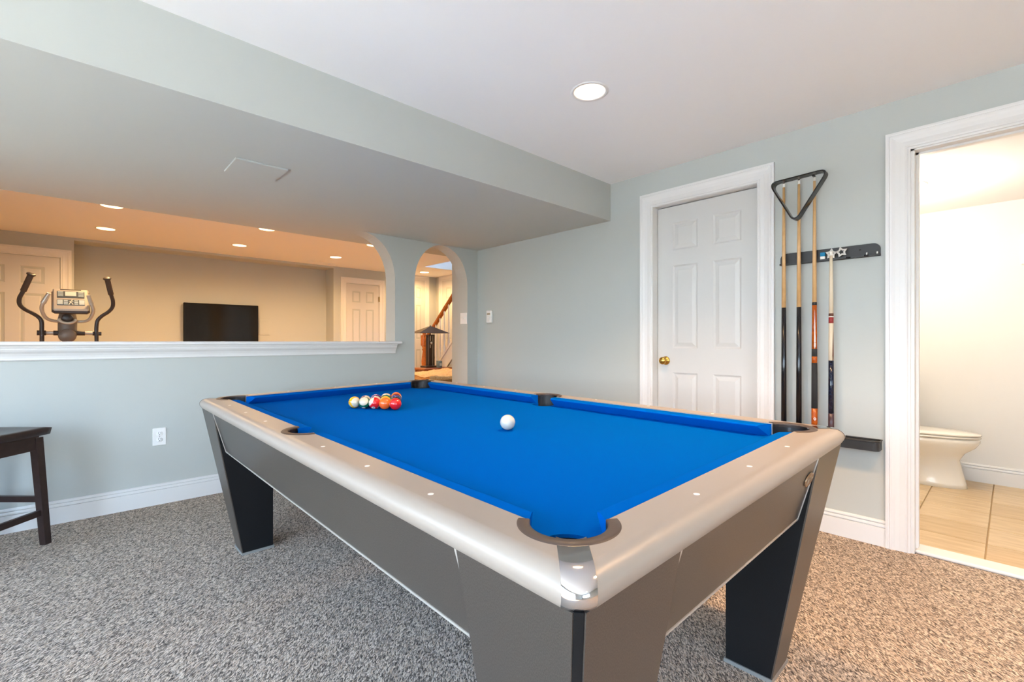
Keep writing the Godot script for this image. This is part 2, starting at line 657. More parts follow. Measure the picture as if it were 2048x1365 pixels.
func baseboard(called: String, a: Vector3, c: Vector3, n: Vector3, label: String) -> void:
	var b := MB.new()
	var s := (c - a).normalized().cross(n)
	if s.y > 0:
		b.sweep([a, c], base_profile(), n)
	else:
		b.sweep([c, a], base_profile(), n)
	struct_mesh(called, b, M.trim, label)

func casing(called: String, corners: Array, n: Vector3, width: float, label: String) -> void:
	var b := MB.new()
	var mid: Vector3 = (corners[0] + corners[3]) / 2.0
	var s: Vector3 = (corners[1] - corners[0]).normalized().cross(n)
	var away: bool = s.dot(corners[0] - mid) > 0
	b.sweep(corners, casing_profile(width) if away else flip_x(casing_profile(width)), n)
	struct_mesh(called, b, M.trim, label)

func panel_door(parent: Node3D, o: Vector3, across: Vector3, n: Vector3, wide: float, high: float, m: Material) -> void:
	# o: lower corner on the face of the leaf; across: unit vector along it; n: towards the viewer
	var up := Vector3.UP
	var t := 0.010
	var stile := wide * 0.165
	var mull := wide * 0.153
	var k := high / 2.022
	var cols := [[stile, (wide - mull) / 2.0], [(wide + mull) / 2.0, wide - stile]]
	var rows := [[0.215 * k, 0.832 * k], [1.005 * k, 1.598 * k], [1.706 * k, 1.905 * k]]
	var b := MB.new()
	var put := func(x0: float, x1: float, y0: float, y1: float, d0: float, d1: float) -> void:
		b.prism(PackedVector2Array([Vector2(x0, y0), Vector2(x1, y0), Vector2(x1, y1), Vector2(x0, y1)]), o + n * d0, across, up, n * (d1 - d0))
	put.call(0.0, wide, 0.0, high, -0.035, -t)
	put.call(0.0, cols[0][0], 0.0, high, -t, 0.0)
	put.call(cols[1][1], wide, 0.0, high, -t, 0.0)
	put.call(cols[0][1], cols[1][0], 0.0, high, -t, 0.0)
	for c in cols:
		var y := 0.0
		for r in rows:
			put.call(c[0], c[1], y, r[0], -t, 0.0)
			y = r[1]
		put.call(c[0], c[1], y, high, -t, 0.0)
	obj("leaf", b, m, parent)
	for c in cols:
		for r in rows:
			var q := MB.new()
			var rows_ := []
			for e in [[0.0, -0.0005], [0.010, -0.0065], [0.015, -0.007], [0.040, -0.001]]:
				var i: float = e[0]
				var z: float = e[1]
				rows_.append([o + across * (c[0] + i) + up * (r[0] + i) + n * z, o + across * (c[1] - i) + up * (r[0] + i) + n * z, o + across * (c[1] - i) + up * (r[1] - i) + n * z, o + across * (c[0] + i) + up * (r[1] - i) + n * z])
			q.grid(rows_, true)
			var l: Array = rows_[-1]
			q.quad(l[0], l[1], l[2], l[3])
			obj("panel", q, m, parent)

func knob(parent: Node3D, at: Vector3, n: Vector3) -> void:
	var b := MB.new()
	b.group = 0
	b.lathe([Vector2(0.031, 0), Vector2(0.031, 0.004), Vector2(0.024, 0.009), Vector2(0.012, 0.012), Vector2(0.011, 0.026), Vector2(0.020, 0.032), Vector2(0.027, 0.042), Vector2(0.027, 0.052), Vector2(0.021, 0.060), Vector2(0.010, 0.063), Vector2(0.0, 0.0635)], at, 28, n)
	obj("knob", b, M.brass, parent, "polished brass door knob")

func hinges(parent: Node3D, at: Vector3, across: Vector3, n: Vector3) -> void:
	for y in [0.25, 1.02, 1.80]:
		var b := MB.new()
		b.prism(PackedVector2Array([Vector2(-0.006, y - 0.045), Vector2(0.014, y - 0.045), Vector2(0.014, y + 0.045), Vector2(-0.006, y + 0.045)]), at, across, Vector3.UP, n * 0.006)
		obj("hinge", b, M.brass, parent)

func trims_and_doors() -> void:
	var nu := Vector3(-1, 0, 0)      # out of the right wall
	var nv := Vector3(0, 0, 1)       # out of the half wall, towards the camera
	# baseboards
	baseboard("baseboard_back", w(LW, BW, 0), w(2.313, BW, 0), nv, "white baseboard along the half wall")
	baseboard("baseboard_right", w(RW, 0.443, 0), w(RW, 0.967, 0), nu, "white baseboard below the cue rack")
	baseboard("baseboard_corner", w(RW, 1.885, 0), w(RW, BW, 0), nu, "white baseboard on the right wall behind the pool table")
	baseboard("baseboard_pier", w(2.934, BW, 0), w(RW, BW, 0), nv, "short white baseboard beside the arch")
	baseboard("baseboard_bathroom", w(5.0, -1.1, 0), w(5.0, 0.94, 0), nu, "white baseboard on the bathroom wall behind the toilet")
	baseboard("baseboard_far", w(0, 7.93, 0), w(3.1, 7.93, 0), nv, "white baseboard of the far wall")
	# closet door
	casing("trim_1", [w(RW, 1.067, 0), w(RW, 1.067, 2.04), w(RW, 1.778, 2.04), w(RW, 1.778, 0)], nu, 0.098, "white moulded casing round the closet door")
	var b := MB.new()
	b.box(w(RW, 1.06, 0), w(RW + 0.12, 1.067, 2.045))
	b.box(w(RW, 1.778, 0), w(RW + 0.12, 1.785, 2.045))
	b.box(w(RW, 1.06, 2.038), w(RW + 0.12, 1.785, 2.046))
	struct_mesh("trim_2", b, M.trim, "white jamb of the closet door")
	var d := struct_node("door_1", "white six-panel closet door with a brass knob")
	panel_door(d, w(RW + 0.062, 1.775, 0.01), w(0, -1, 0), nu, 0.705, 2.022, M.door)
	knob(d, w(RW + 0.062, 1.712, 0.925), nu)
	# bathroom doorway
	casing("trim_3", [w(RW, -0.43, 0), w(RW, -0.43, 2.03), w(RW, 0.345, 2.03), w(RW, 0.345, 0)], nu, 0.098, "white moulded casing round the bathroom doorway")
	b = MB.new()
	b.box(w(RW, 0.331, 0), w(RW + 0.12, 0.345, 2.03))
	b.box(w(RW, -0.444, 0), w(RW + 0.12, -0.43, 2.03))
	b.box(w(RW, -0.444, 2.022), w(RW + 0.12, 0.345, 2.034))
	b.box(w(RW + 0.05, 0.320, 0), w(RW + 0.085, 0.331, 2.022))
	b.box(w(RW + 0.05, -0.43, 2.011), w(RW + 0.085, 0.331, 2.022))
	struct_mesh("trim_4", b, M.trim, "white jamb and stop of the bathroom doorway")
	b = MB.new()
	b.bevel_box(w(RW + 0.012, -0.43, 0.0), w(RW + 0.125, 0.331, 0.018), 0.006)
	struct_mesh("trim_5", b, M.trim, "white threshold between carpet and bathroom tiles")
	# ledge on the half wall
	b = MB.new()
	b.bevel_box(w(LW, BW - 0.062, 1.040), w(2.152, BW + 0.205, 1.0635), 0.006)
	struct_mesh("trim_6", b, M.trim, "white cap board on top of the half wall")
	b = MB.new()
	var crown := [Vector2(0, 0), Vector2(-0.082, 0), Vector2(-0.086, 0.006), Vector2(-0.080, 0.011), Vector2(-0.072, 0.011), Vector2(-0.060, 0.014), Vector2(-0.045, 0.021), Vector2(-0.032, 0.032), Vector2(-0.022, 0.037), Vector2(-0.014, 0.038), Vector2(-0.012, 0.043), Vector2(0, 0.046)]
	var up_prof := []
	for q in crown:
		up_prof.append(Vector2(q.y, q.x))
	b.prism(PackedVector2Array(up_prof), w(LW, BW, 1.040), nv, Vector3.UP, Vector3(2.11 - LW, 0, 0))
	struct_mesh("trim_7", b, M.trim, "white crown moulding under the cap of the half wall")
	# far doors
	far_door("door_2", -0.90, -0.138, FW, nv, "white six-panel door at the left of the far wall behind the elliptical trainer", true)
	far_door("door_3", 3.319, 3.905, FW, nv, "white six-panel door at the right of the far wall", false)
	casing("trim_10", [w(4.40, FW, 0), w(4.40, FW, 2.205), w(4.845, FW, 2.205), w(4.845, FW, 0)], nv, 0.092, "white casing of the door beyond the arch")
	d = struct_node("door_4", "white six-panel door seen through the arch behind the lamp")
	panel_door(d, w(4.40, FW - 0.004, 0.01), w(1, 0, 0), nv, 0.443, 2.195, M.door)
	casing("trim_11", [w(5.1, 6.70, 0), w(5.1, 6.70, 2.205), w(5.1, 7.40, 2.205), w(5.1, 7.40, 0)], nu, 0.092, "white casing of the door beside the stairs")
	d = struct_node("door_5", "white six-panel door beside the stairs, partly hidden by the balusters")
	panel_door(d, w(5.098, 7.40, 0.01), w(0, -1, 0), nu, 0.70, 2.195, M.door)

func far_door(called: String, u0: float, u1: float, v: float, n: Vector3, label: String, hinge_left: bool) -> void:
	casing("trim_" + ("8" if hinge_left else "9"), [w(u0 - 0.006, v, 0), w(u0 - 0.006, v, 2.043), w(u1 + 0.006, v, 2.043), w(u1 + 0.006, v, 0)], n, 0.095, "white casing of the " + label.substr(6))
	var d := struct_node(called, label)
	panel_door(d, w(u0, v - 0.004, 0.01), w(1, 0, 0), n, u1 - u0, 2.026, M.door)
	if hinge_left:
		hinges(d, w(u0 + 0.31 - 0.31, v - 0.008, 0), Vector3.RIGHT, n)
	else:
		hinges(d, w(u1 - 0.004, v - 0.008, 0), Vector3.RIGHT, n)

# ---------------------------------------------------------------- recessed lights

func ceiling_lights() -> void:
	var warm := Color(1.0, 0.80, 0.57)
	var amber := Color(1.0, 0.81, 0.56)
	var near_labels := ["recessed ceiling light above the pool table, the one in full view", "recessed ceiling light near the bathroom doorway, above the frame", "recessed ceiling light behind the camera on the right", "recessed ceiling light behind the camera on the left"]
	var i := 0
	for p in pool_lights():
		recessed(p, warm, 2.7, near_labels[i], "recessed lights over the pool table", 56.0)
		i += 1
	var far_labels := ["recessed light half hidden by the beam above the elliptical trainer", "recessed light half hidden by the beam left of the television", "recessed light peeping past the curve of the pass-through",
		"leftmost recessed light of the far row, above the elliptical trainer", "middle recessed light of the far row, above the television", "rightmost recessed light of the far row, near the far right door", "recessed light seen through the arch above the lamp"]
	i = 0
	for p in back_lights():
		recessed(p, amber, 1.5, far_labels[i], "recessed lights in the family room", 86.0)
		i += 1

func recessed(p: Vector2, c: Color, energy: float, label: String, group: String, angle: float) -> void:
	var o := thing("recessed_light", label, "ceiling light", w(p.x, p.y, CEIL), 0.0, group)
	var b := MB.new()
	b.group = 0
	b.lathe([Vector2(0.0765, -0.001), Vector2(0.080, -0.0045), Vector2(0.090, -0.003), Vector2(0.093, 0.0)], Vector3.ZERO, 40, Vector3.UP, false)
	obj("trim_ring", b, M.trim, o)
	b = MB.new()
	b.group = 0
	var rows := []
	for q in [Vector2(0.0775, 0.0), Vector2(0.074, 0.03), Vector2(0.064, 0.07), Vector2(0.052, 0.088)]:
		var ring := []
		for j in 40:
			ring.append(Vector3(q.x * cos(TAU * j / 40.0), q.y, -q.x * sin(TAU * j / 40.0)))
		rows.append(ring)
	b.grid(rows, true)
	obj("reflector", b, M.plate, o)
	b = MB.new()
	b.group = 0
	b.lathe([Vector2(0.0, 0.072), Vector2(0.025, 0.074), Vector2(0.045, 0.080), Vector2(0.052, 0.088)], Vector3.ZERO, 32)
	obj("bulb", b, glow(c.lerp(Color.WHITE, 0.5), 6.0), o)
	var l := SpotLight3D.new()
	l.name = "lamp"
	l.light_color = c
	l.light_energy = energy
	l.light_size = 0.06
	l.spot_angle = angle
	l.spot_angle_attenuation = 0.85
	l.spot_range = 12.0
	l.spot_attenuation = 2.0
	l.shadow_enabled = true
	l.position = Vector3(0, 0.004, 0)
	l.rotation_degrees = Vector3(-90, 0, 0)
	o.add_child(l, true)

# ---------------------------------------------------------------- pool table

const UN0 := 0.612
const UN1 := 1.720
const VN0 := 0.516
const VN1 := 2.745
const CUSH := 0.044
const UO0 := 0.466
const UO1 := 1.862
const VO0 := 0.370
const VO1 := 2.889

func pockets() -> Array:   # centre, radius, direction out of the table
	var m := (VN0 + VN1) / 2.0
	var s := sqrt(0.5)
	return [[Vector2(UN0 - 0.005, VN0 - 0.006), 0.0675, Vector2(-s, -s)], [Vector2(UN1 + 0.005, VN0 - 0.006), 0.0675, Vector2(s, -s)], [Vector2(UN0 - 0.005, VN1 + 0.006), 0.0675, Vector2(-s, s)],
		[Vector2(UN1 + 0.005, VN1 + 0.006), 0.0675, Vector2(s, s)], [Vector2(UN0 - 0.027, m), 0.072, Vector2(-1, 0)], [Vector2(UN1 + 0.027, m), 0.072, Vector2(1, 0)]]

func disc(c: Vector2, r: float, n := 36) -> PackedVector2Array:
	var p := PackedVector2Array()
	for k in n:
		p.append(c + Vector2.from_angle(TAU * k / n) * r)
	return p

func bullnose() -> Array:   # (inwards from the outer edge, below the rail top)
	var p := []
	for k in 9:
		var t := PI / 2 * k / 8.0
		p.append(Vector2(0.034 - 0.034 * sin(t), -0.028 + 0.028 * cos(t)))
	p.append_array([Vector2(0.0015, -0.036), Vector2(0.006, -0.044), Vector2(0.010, -0.050), Vector2(0.014, -0.053), Vector2(0.030, -0.053)])
	return p

func pool_table() -> void:
	var t := thing("pool_table", "pool table with bright blue cloth, champagne rails and black and taupe legs", "pool table")
	warp = true
	var cut := 0.034
	var a := UN0 - CUSH
	var c := UN1 + CUSH
	var e := VN0 - CUSH
	var f := VN1 + CUSH
	var m := (VN0 + VN1) / 2.0
	# rails: each with its rounded outer edge
	for side in 4:
		var lo: float = [VO0, UO0, VO0, UO0][side]
		var hi: float = [VO1, UO1, VO1, UO1][side]
		var at := func(d: float, s: float, y: float) -> Vector3:
			match side:
				0: return w(UO0 + d, s, y)
				1: return w(s, VO0 + d, y)
				2: return w(UO1 - d, s, y)
				_: return w(s, VO1 - d, y)
		var inner: float = [a - UO0, e - VO0, UO1 - c, VO1 - f][side]
		var poly := PackedVector2Array([Vector2(0.034, lo + 0.034 + cut), Vector2(0.034, hi - 0.034 - cut), Vector2(inner, hi - inner - cut), Vector2(inner, lo + inner + cut)])
		var pieces := [poly]
		for p in pockets():
			var q: Vector2 = p[0]
			var local: Vector2 = [Vector2(q.x - UO0, q.y), Vector2(q.y - VO0, q.x), Vector2(UO1 - q.x, q.y), Vector2(VO1 - q.y, q.x)][side]
			var next := []
			for pc in pieces:
				for r in Geometry2D.clip_polygons(pc, disc(local, p[1] + 0.001)):
					if not Geometry2D.is_polygon_clockwise(r):
						next.append(r)
			pieces = next
		var b := MB.new()
		for pc in pieces:
			var o: Vector3 = at.call(0.0, 0.0, T - 0.04)
			b.prism(pc, o, at.call(1.0, 0.0, T - 0.04) - o, at.call(0.0, 1.0, T - 0.04) - o, Vector3(0, 0.04, 0))
		b.group = 0
		var rows := []
		for q in bullnose():
			rows.append([at.call(q.x, lo + q.x + cut, T + q.y), at.call(q.x, hi - q.x - cut, T + q.y)])
		b.grid(rows)
		var rail := obj("rail", b, M.rail, t)
		var marks := [m - 0.8362, m - 0.5574, m - 0.2787, m + 0.2787, m + 0.5574, m + 0.8362] if side % 2 == 0 else [(UN0 + UN1) / 2.0 - 0.272, (UN0 + UN1) / 2.0, (UN0 + UN1) / 2.0 + 0.272]
		for s in marks:
			b = MB.new()
			var d: float = [UN0 - UO0, VN0 - VO0, UO1 - UN1, VO1 - VN1][side] - 0.0925
			b.lathe([Vector2(0.0062, -0.002), Vector2(0.0062, 0.0004)], at.call(d, s, T), 18)
			obj("sight", b, M.plate, rail, "small white dot inlaid in the rail")
	# chrome corners
	for cu in 2:
		for cv in 2:
			var b := MB.new()
			b.group = 0
			var prof := [Vector2(0.085, 0.0004), Vector2(0.060, 0.0006)]
			for q in bullnose():
				prof.append(Vector2(q.x - 0.0012, q.y + 0.0008))
			var rows := []
			for q in prof:
				var row := []
				for k in 9:
					var g := PI / 2 * k / 8.0
					var du: float = q.x + cut * (1.0 - cos(g))
					var dv: float = q.x + cut * (1.0 - sin(g))
					row.append(w(UO0 + du if cu == 0 else UO1 - du, VO0 + dv if cv == 0 else VO1 - dv, T + q.y))
				rows.append(row)
			b.grid(rows)
			obj("corner_cap", b, M.chrome, t, "polished chrome corner cap")
	# pocket castings and liners
	for p in pockets():
		var q: Vector2 = p[0]
		var r: float = p[1]
		var out: Vector2 = p[2]
		var corner := absf(out.x) < 0.9
		var reach := deg_to_rad(100.0 if corner else 78.0)
		var b := MB.new()
		b.group = 0
		var rows := []
		for prof in [[r - 0.002, -0.012], [r - 0.002, 0.0005], [r, 0.002], [r + 0.018, 0.002], [r + 0.020, 0.0]]:
			var row := []
			for k in 33:
				var g := out.angle() - reach + 2 * reach * k / 32.0
				var z: Vector2 = q + Vector2.from_angle(g) * prof[0]
				row.append(w(z.x, z.y, T + prof[1]))
			rows.append(row)
		b.grid(rows)
		var casting := obj("pocket_casting", b, M.casting, t, "dark brown pocket rim")
		b = MB.new()
		b.group = 0
		rows = []
		for y in [T - 0.003, S - 0.02]:
			var row := []
			for k in 33:
				var g := out.angle() - reach + 2 * reach * k / 32.0
				var z := q + Vector2.from_angle(g) * (r - 0.002)
				row.append(w(z.x, z.y, y))
			rows.append(row)
		b.grid(rows)
		b.lathe([Vector2(0.03, S - 0.13), Vector2(r - 0.012, S - 0.11), Vector2(r - 0.002, S - 0.02)], w(q.x, q.y, 0), 32)
		obj("liner", b, M.black, casting)
	# bed
	var bed := PackedVector2Array([Vector2(a, e), Vector2(c, e), Vector2(c, f), Vector2(a, f)])
	var whole := [bed]
	for p in pockets():
		var next := []
		for pc in whole:
			next.append_array(Geometry2D.clip_polygons(pc, disc(p[0], p[1] - 0.013)))
		whole = next
	var b := MB.new()
	for pc in whole:
		b.prism(pc, w(0, 0, S - 0.03), Vector3(1, 0, 0), Vector3(0, 0, -1), Vector3(0, 0.03, 0))
	obj("bed_cloth", b, M.cloth, t, "bright blue cloth of the playing bed")
	# six cushions
	var cl := 0.083
	for k in 6:
		var long_side := k < 4
		var s0 := 0.0
		var s1 := 0.0
		var n0 := 0.0
		var n1 := 0.0
		if long_side:
			s0 = VN0 + 0.050 if k < 2 else m + 0.062
			n0 = VN0 + cl if k < 2 else m + 0.068
			s1 = m - 0.062 if k < 2 else VN1 - 0.050
			n1 = m - 0.068 if k < 2 else VN1 - cl
		else:
			s0 = UN0 + 0.050
			n0 = UN0 + cl
			s1 = UN1 - 0.050
			n1 = UN1 - cl
		b = MB.new()
		var rows := []
		for q in [[-0.004, T - 0.004], [0.006, T - 0.0025], [0.034, T - 0.0035], [0.041, T - 0.0055], [0.044, T - 0.008], [0.043, T - 0.011], [0.008, S - 0.001], [-0.004, S - 0.001]]:
			var h: float = clampf(q[0] / CUSH, 0.0, 1.0)
			var row := []
			for z in [0, 1]:
				var s := lerpf(s0, n0, h) if z == 0 else lerpf(s1, n1, h)
				match k:
					0, 2: row.append(w(a + q[0], s, q[1]))
					1, 3: row.append(w(c - q[0], s, q[1]))
					4: row.append(w(s, e + q[0], q[1]))
					5: row.append(w(s, f - q[0], q[1]))
			rows.append(row)
		rows.append(rows[0])
		b.grid(rows)
		for z in [0, 1]:
			for i in range(1, 7):
				b.tri(rows[0][z], rows[i][z], rows[i + 1][z])
		obj("cushion", b, M.cloth, t, "blue cloth-covered cushion")
	# aprons lean inwards between the legs, with a pale strip along the lower edge
	var leg := 0.282
	for side in 4:
		var lo: float = [VO0, UO0, VO0, UO0][side] + leg
		var hi: float = [VO1, UO1, VO1, UO1][side] - leg
		var at := func(d: float, s: float, y: float) -> Vector3:
			match side:
				0: return w(UO0 + d, s, y)
				1: return w(s, VO0 + d, y)
				2: return w(UO1 - d, s, y)
				_: return w(s, VO1 - d, y)
		b = MB.new()
		b.hexa([at.call(0.066, lo, 0.535), at.call(0.066, hi, 0.535), at.call(0.086, hi, 0.535), at.call(0.086, lo, 0.535), at.call(0.013, lo, 0.724), at.call(0.013, hi, 0.724), at.call(0.035, hi, 0.724), at.call(0.035, lo, 0.724)])
		var panel := obj("apron", b, M.laminate, t, "taupe laminate apron")
		b = MB.new()
		b.hexa([at.call(0.066, lo, 0.528), at.call(0.066, hi, 0.528), at.call(0.088, hi, 0.528), at.call(0.088, lo, 0.528), at.call(0.0635, lo, 0.5355), at.call(0.0635, hi, 0.5355), at.call(0.088, hi, 0.5355), at.call(0.088, lo, 0.5355)])
		for z in [lo, hi]:
			var z2: float = z + (0.006 if z == lo else -0.006)
			b.hexa([at.call(0.064, z, 0.535), at.call(0.064, z2, 0.535), at.call(0.07, z2, 0.535), at.call(0.07, z, 0.535), at.call(0.011, z, 0.724), at.call(0.011, z2, 0.724), at.call(0.017, z2, 0.724), at.call(0.017, z, 0.724)])
		obj("edge_strip", b, M.apron_trim, panel, "pale edge strip of the apron")
		if side == 1:
			badge(panel, at)
	# legs
	for cu in 2:
		for cv in 2:
			var pu := func(d: float) -> float: return UO0 + d if cu == 0 else UO1 - d
			var pv := func(d: float) -> float: return VO0 + d if cv == 0 else VO1 - d
			var ring := func(o: float, ch: float, i: float, y: float) -> Array:
				var r := []
				for q in [[o + ch, o], [i, o], [i, i], [o, i], [o, o + ch]]:
					r.append(w(pu.call(q[0]), pv.call(q[1]), y))
				if cu + cv == 1:
					r.reverse()
				return r
			b = MB.new()
			var r0: Array = ring.call(0.140, 0.007, leg - 0.002, 0.012)
			var r1: Array = ring.call(0.014, 0.009, leg - 0.002, 0.724)
			b.grid([r0, r1], true)
			b.fan(r0, (r0[0] + r0[2] + r0[3]) / 3.0, false)
			b.fan(r1, (r1[0] + r1[2] + r1[3]) / 3.0, true)
			var l := obj("leg", b, M.leg_core, t, "black tapered table leg")
			for z in 2:
				b = MB.new()
				var pt := func(d: float, s: float, y: float) -> Vector3:
					return w(pu.call(d), pv.call(s), y) if z == 0 else w(pu.call(s), pv.call(d), y)
				b.hexa([pt.call(0.138, 0.148, 0.012), pt.call(0.138, leg, 0.012), pt.call(0.142, leg, 0.012), pt.call(0.142, 0.148, 0.012), pt.call(0.0115, 0.0245, 0.724), pt.call(0.0115, leg, 0.724), pt.call(0.016, leg, 0.724), pt.call(0.016, 0.0245, 0.724)])
				obj("face_panel", b, M.laminate, l, "taupe laminate face of the leg")
			b = MB.new()
			b.box(w(pu.call(0.136), pv.call(0.136), 0.0).min(w(pu.call(leg + 0.003), pv.call(leg + 0.003), 0.0)), w(pu.call(0.136), pv.call(0.136), 0.012).max(w(pu.call(leg + 0.003), pv.call(leg + 0.003), 0.012)))
			obj("foot_plate", b, M.foot, l, "grey foot plate")
	warp = false

func badge(panel: Node3D, at: Callable) -> void:
	var b := MB.new()
	b.group = 0
	var o: Vector3 = at.call(0.0275, 1.535, 0.668)
	var up: Vector3 = (at.call(0.013, 0.0, 0.724) - at.call(0.066, 0.0, 0.535)).normalized()
	var n := Vector3.RIGHT.cross(up).normalized()
	var rows := []
	for q in [[1.0, 0.0], [1.0, 0.003], [0.9, 0.0045], [0.78, 0.003], [0.3, 0.0035]]:
		var ring := []
		for k in 28:
			var g := TAU * k / 28.0
			ring.append(o + Vector3.RIGHT * 0.034 * q[0] * cos(g) + up * 0.021 * q[0] * sin(g) + n * q[1])
		rows.append(ring)
	b.grid(rows, true)
	b.fan(rows[-1], o + n * 0.004)
	var bronze := paint(Color8(150, 124, 98), 0.4, 0.8)
	var d := obj("badge", b, bronze, panel, "oval bronze badge")
	b = MB.new()
	for k in 5:
		var x := -0.018 + 0.009 * k
		b.prism(PackedVector2Array([Vector2(x - 0.0028, -0.006), Vector2(x - 0.001, -0.006), Vector2(x + 0.003, 0.006), Vector2(x + 0.0012, 0.006)]), o + n * 0.0035, Vector3.RIGHT, up, n * 0.002)
	obj("raised_letters", b, bronze, d)

# ---------------------------------------------------------------- balls

func balls() -> void:
	var r := 0.028575
	var sphere := SphereMesh.new()
	sphere.radius = r
	sphere.height = 2 * r
	sphere.radial_segments = 48
	sphere.rings = 24
	var apex := Vector2(1.125, 2.026)
	var rack := [[3], [5, 8], [11, 1, 2], [14, 10, 6, 7], [9, 12, 4, 15, 13]]
	var colour := ["yellow", "blue", "red", "purple", "orange", "green", "maroon", "black"]
	# for each ball that shows: its pole and the way its number looks, as (right, up, towards the camera)
	var turns := {9: [Vector3(0.6, 0.1, 0.75), Vector3(-0.7, -0.5, 0.3)], 14: [Vector3(0.05, 0.5, 0.85), Vector3(0, -0.9, 0.4)], 11: [Vector3(-0.75, 0.45, 0.45), Vector3(0, -0.75, 0.65)], 13: [Vector3(0.7, -0.25, 0.6), Vector3(0, 0.4, -0.9)],
		12: [Vector3(0.75, 0.5, 0.35), Vector3(-0.2, 0.9, 0.2)], 10: [Vector3(0.6, 0.5, 0.5), Vector3(-0.5, 0.8, 0.3)], 5: [Vector3(0.1, 0.9, 0.4), Vector3(0.95, -0.1, -0.1)], 3: [Vector3(0.1, 0.9, 0.4), Vector3(0.95, 0.1, -0.2)], 8: [Vector3(-0.3, 0.9, 0.2), Vector3(0.8, 0.25, 0.5)], 1: [Vector3(0.1, 0.9, 0.2), Vector3(0.95, 0, 0)]}
	var frame := Basis(Vector3(0.7306, 0, 0.683), Vector3.UP, Vector3(-0.683, 0, 0.7306))
	var shown := {9: "yellow striped pool ball at the far left end of the rack", 14: "green striped pool ball second from the left in the rack", 11: "red striped pool ball in the middle of the rack's near side", 5: "solid orange pool ball next to the red one", 3: "solid red pool ball at the near point of the rack",
		8: "black pool ball just behind the solid red one", 12: "purple striped pool ball behind the green striped one", 10: "blue striped pool ball peeping over the solid orange one", 1: "solid yellow pool ball peeping over the red one", 13: "orange striped pool ball at the far right corner of the rack"}
	for i in 5:
		for j in i + 1:
			var n: int = rack[i][j]
			var p := apex + Vector2((j - i / 2.0) * 2 * r * 1.005, i * r * sqrt(3.0) * 1.005)
			var o := MeshInstance3D.new()
			o.name = numbered("pool_ball")
			o.mesh = sphere
			o.material_override = ball_material(n)
			add_child(o)
			var g := out_of_level(w(p.x, p.y, S))
			o.position = g + Vector3(0, r + 0.0006, 0)
			if turns.has(n):
				var pole: Vector3 = (frame * turns[n][0]).normalized()
				var look: Vector3 = frame * turns[n][1]
				look = (look - pole * look.dot(pole)).normalized()
				o.basis = Basis(look, pole, look.cross(pole))
			else:
				o.rotation_degrees = Vector3(n * 37, n * 71, n * 23)
			tag(o, shown.get(n, "%s%s pool ball hidden inside the rack" % ["solid " if n < 9 else "striped ", colour[(n - 1) % 8]]), "pool ball", "racked pool balls")
	var cue := MeshInstance3D.new()
	cue.name = "cue_ball"
	cue.mesh = sphere
	var m := paint(Color8(200, 195, 184), 0.12)
	m.clearcoat_enabled = true
	m.clearcoat = 0.6
	m.clearcoat_roughness = 0.05
	cue.material_override = m
	add_child(cue)
	cue.position = out_of_level(w(1.189, 1.296, S)) + Vector3(0, r, 0)
	tag(cue, "white cue ball alone in the middle of the blue cloth", "cue ball")

# ---------------------------------------------------------------- cue rack

func band(parent: Node3D, called: String, u: float, v: float, y0: float, y1: float, r0: float, r1: float, m: Material, label := "") -> void:
	var b := MB.new()
	b.group = 0
	b.lathe([Vector2(r0, y0), Vector2(r1, y1)], w(u, v, 0), 20)
	obj(called, b, m, parent, label)

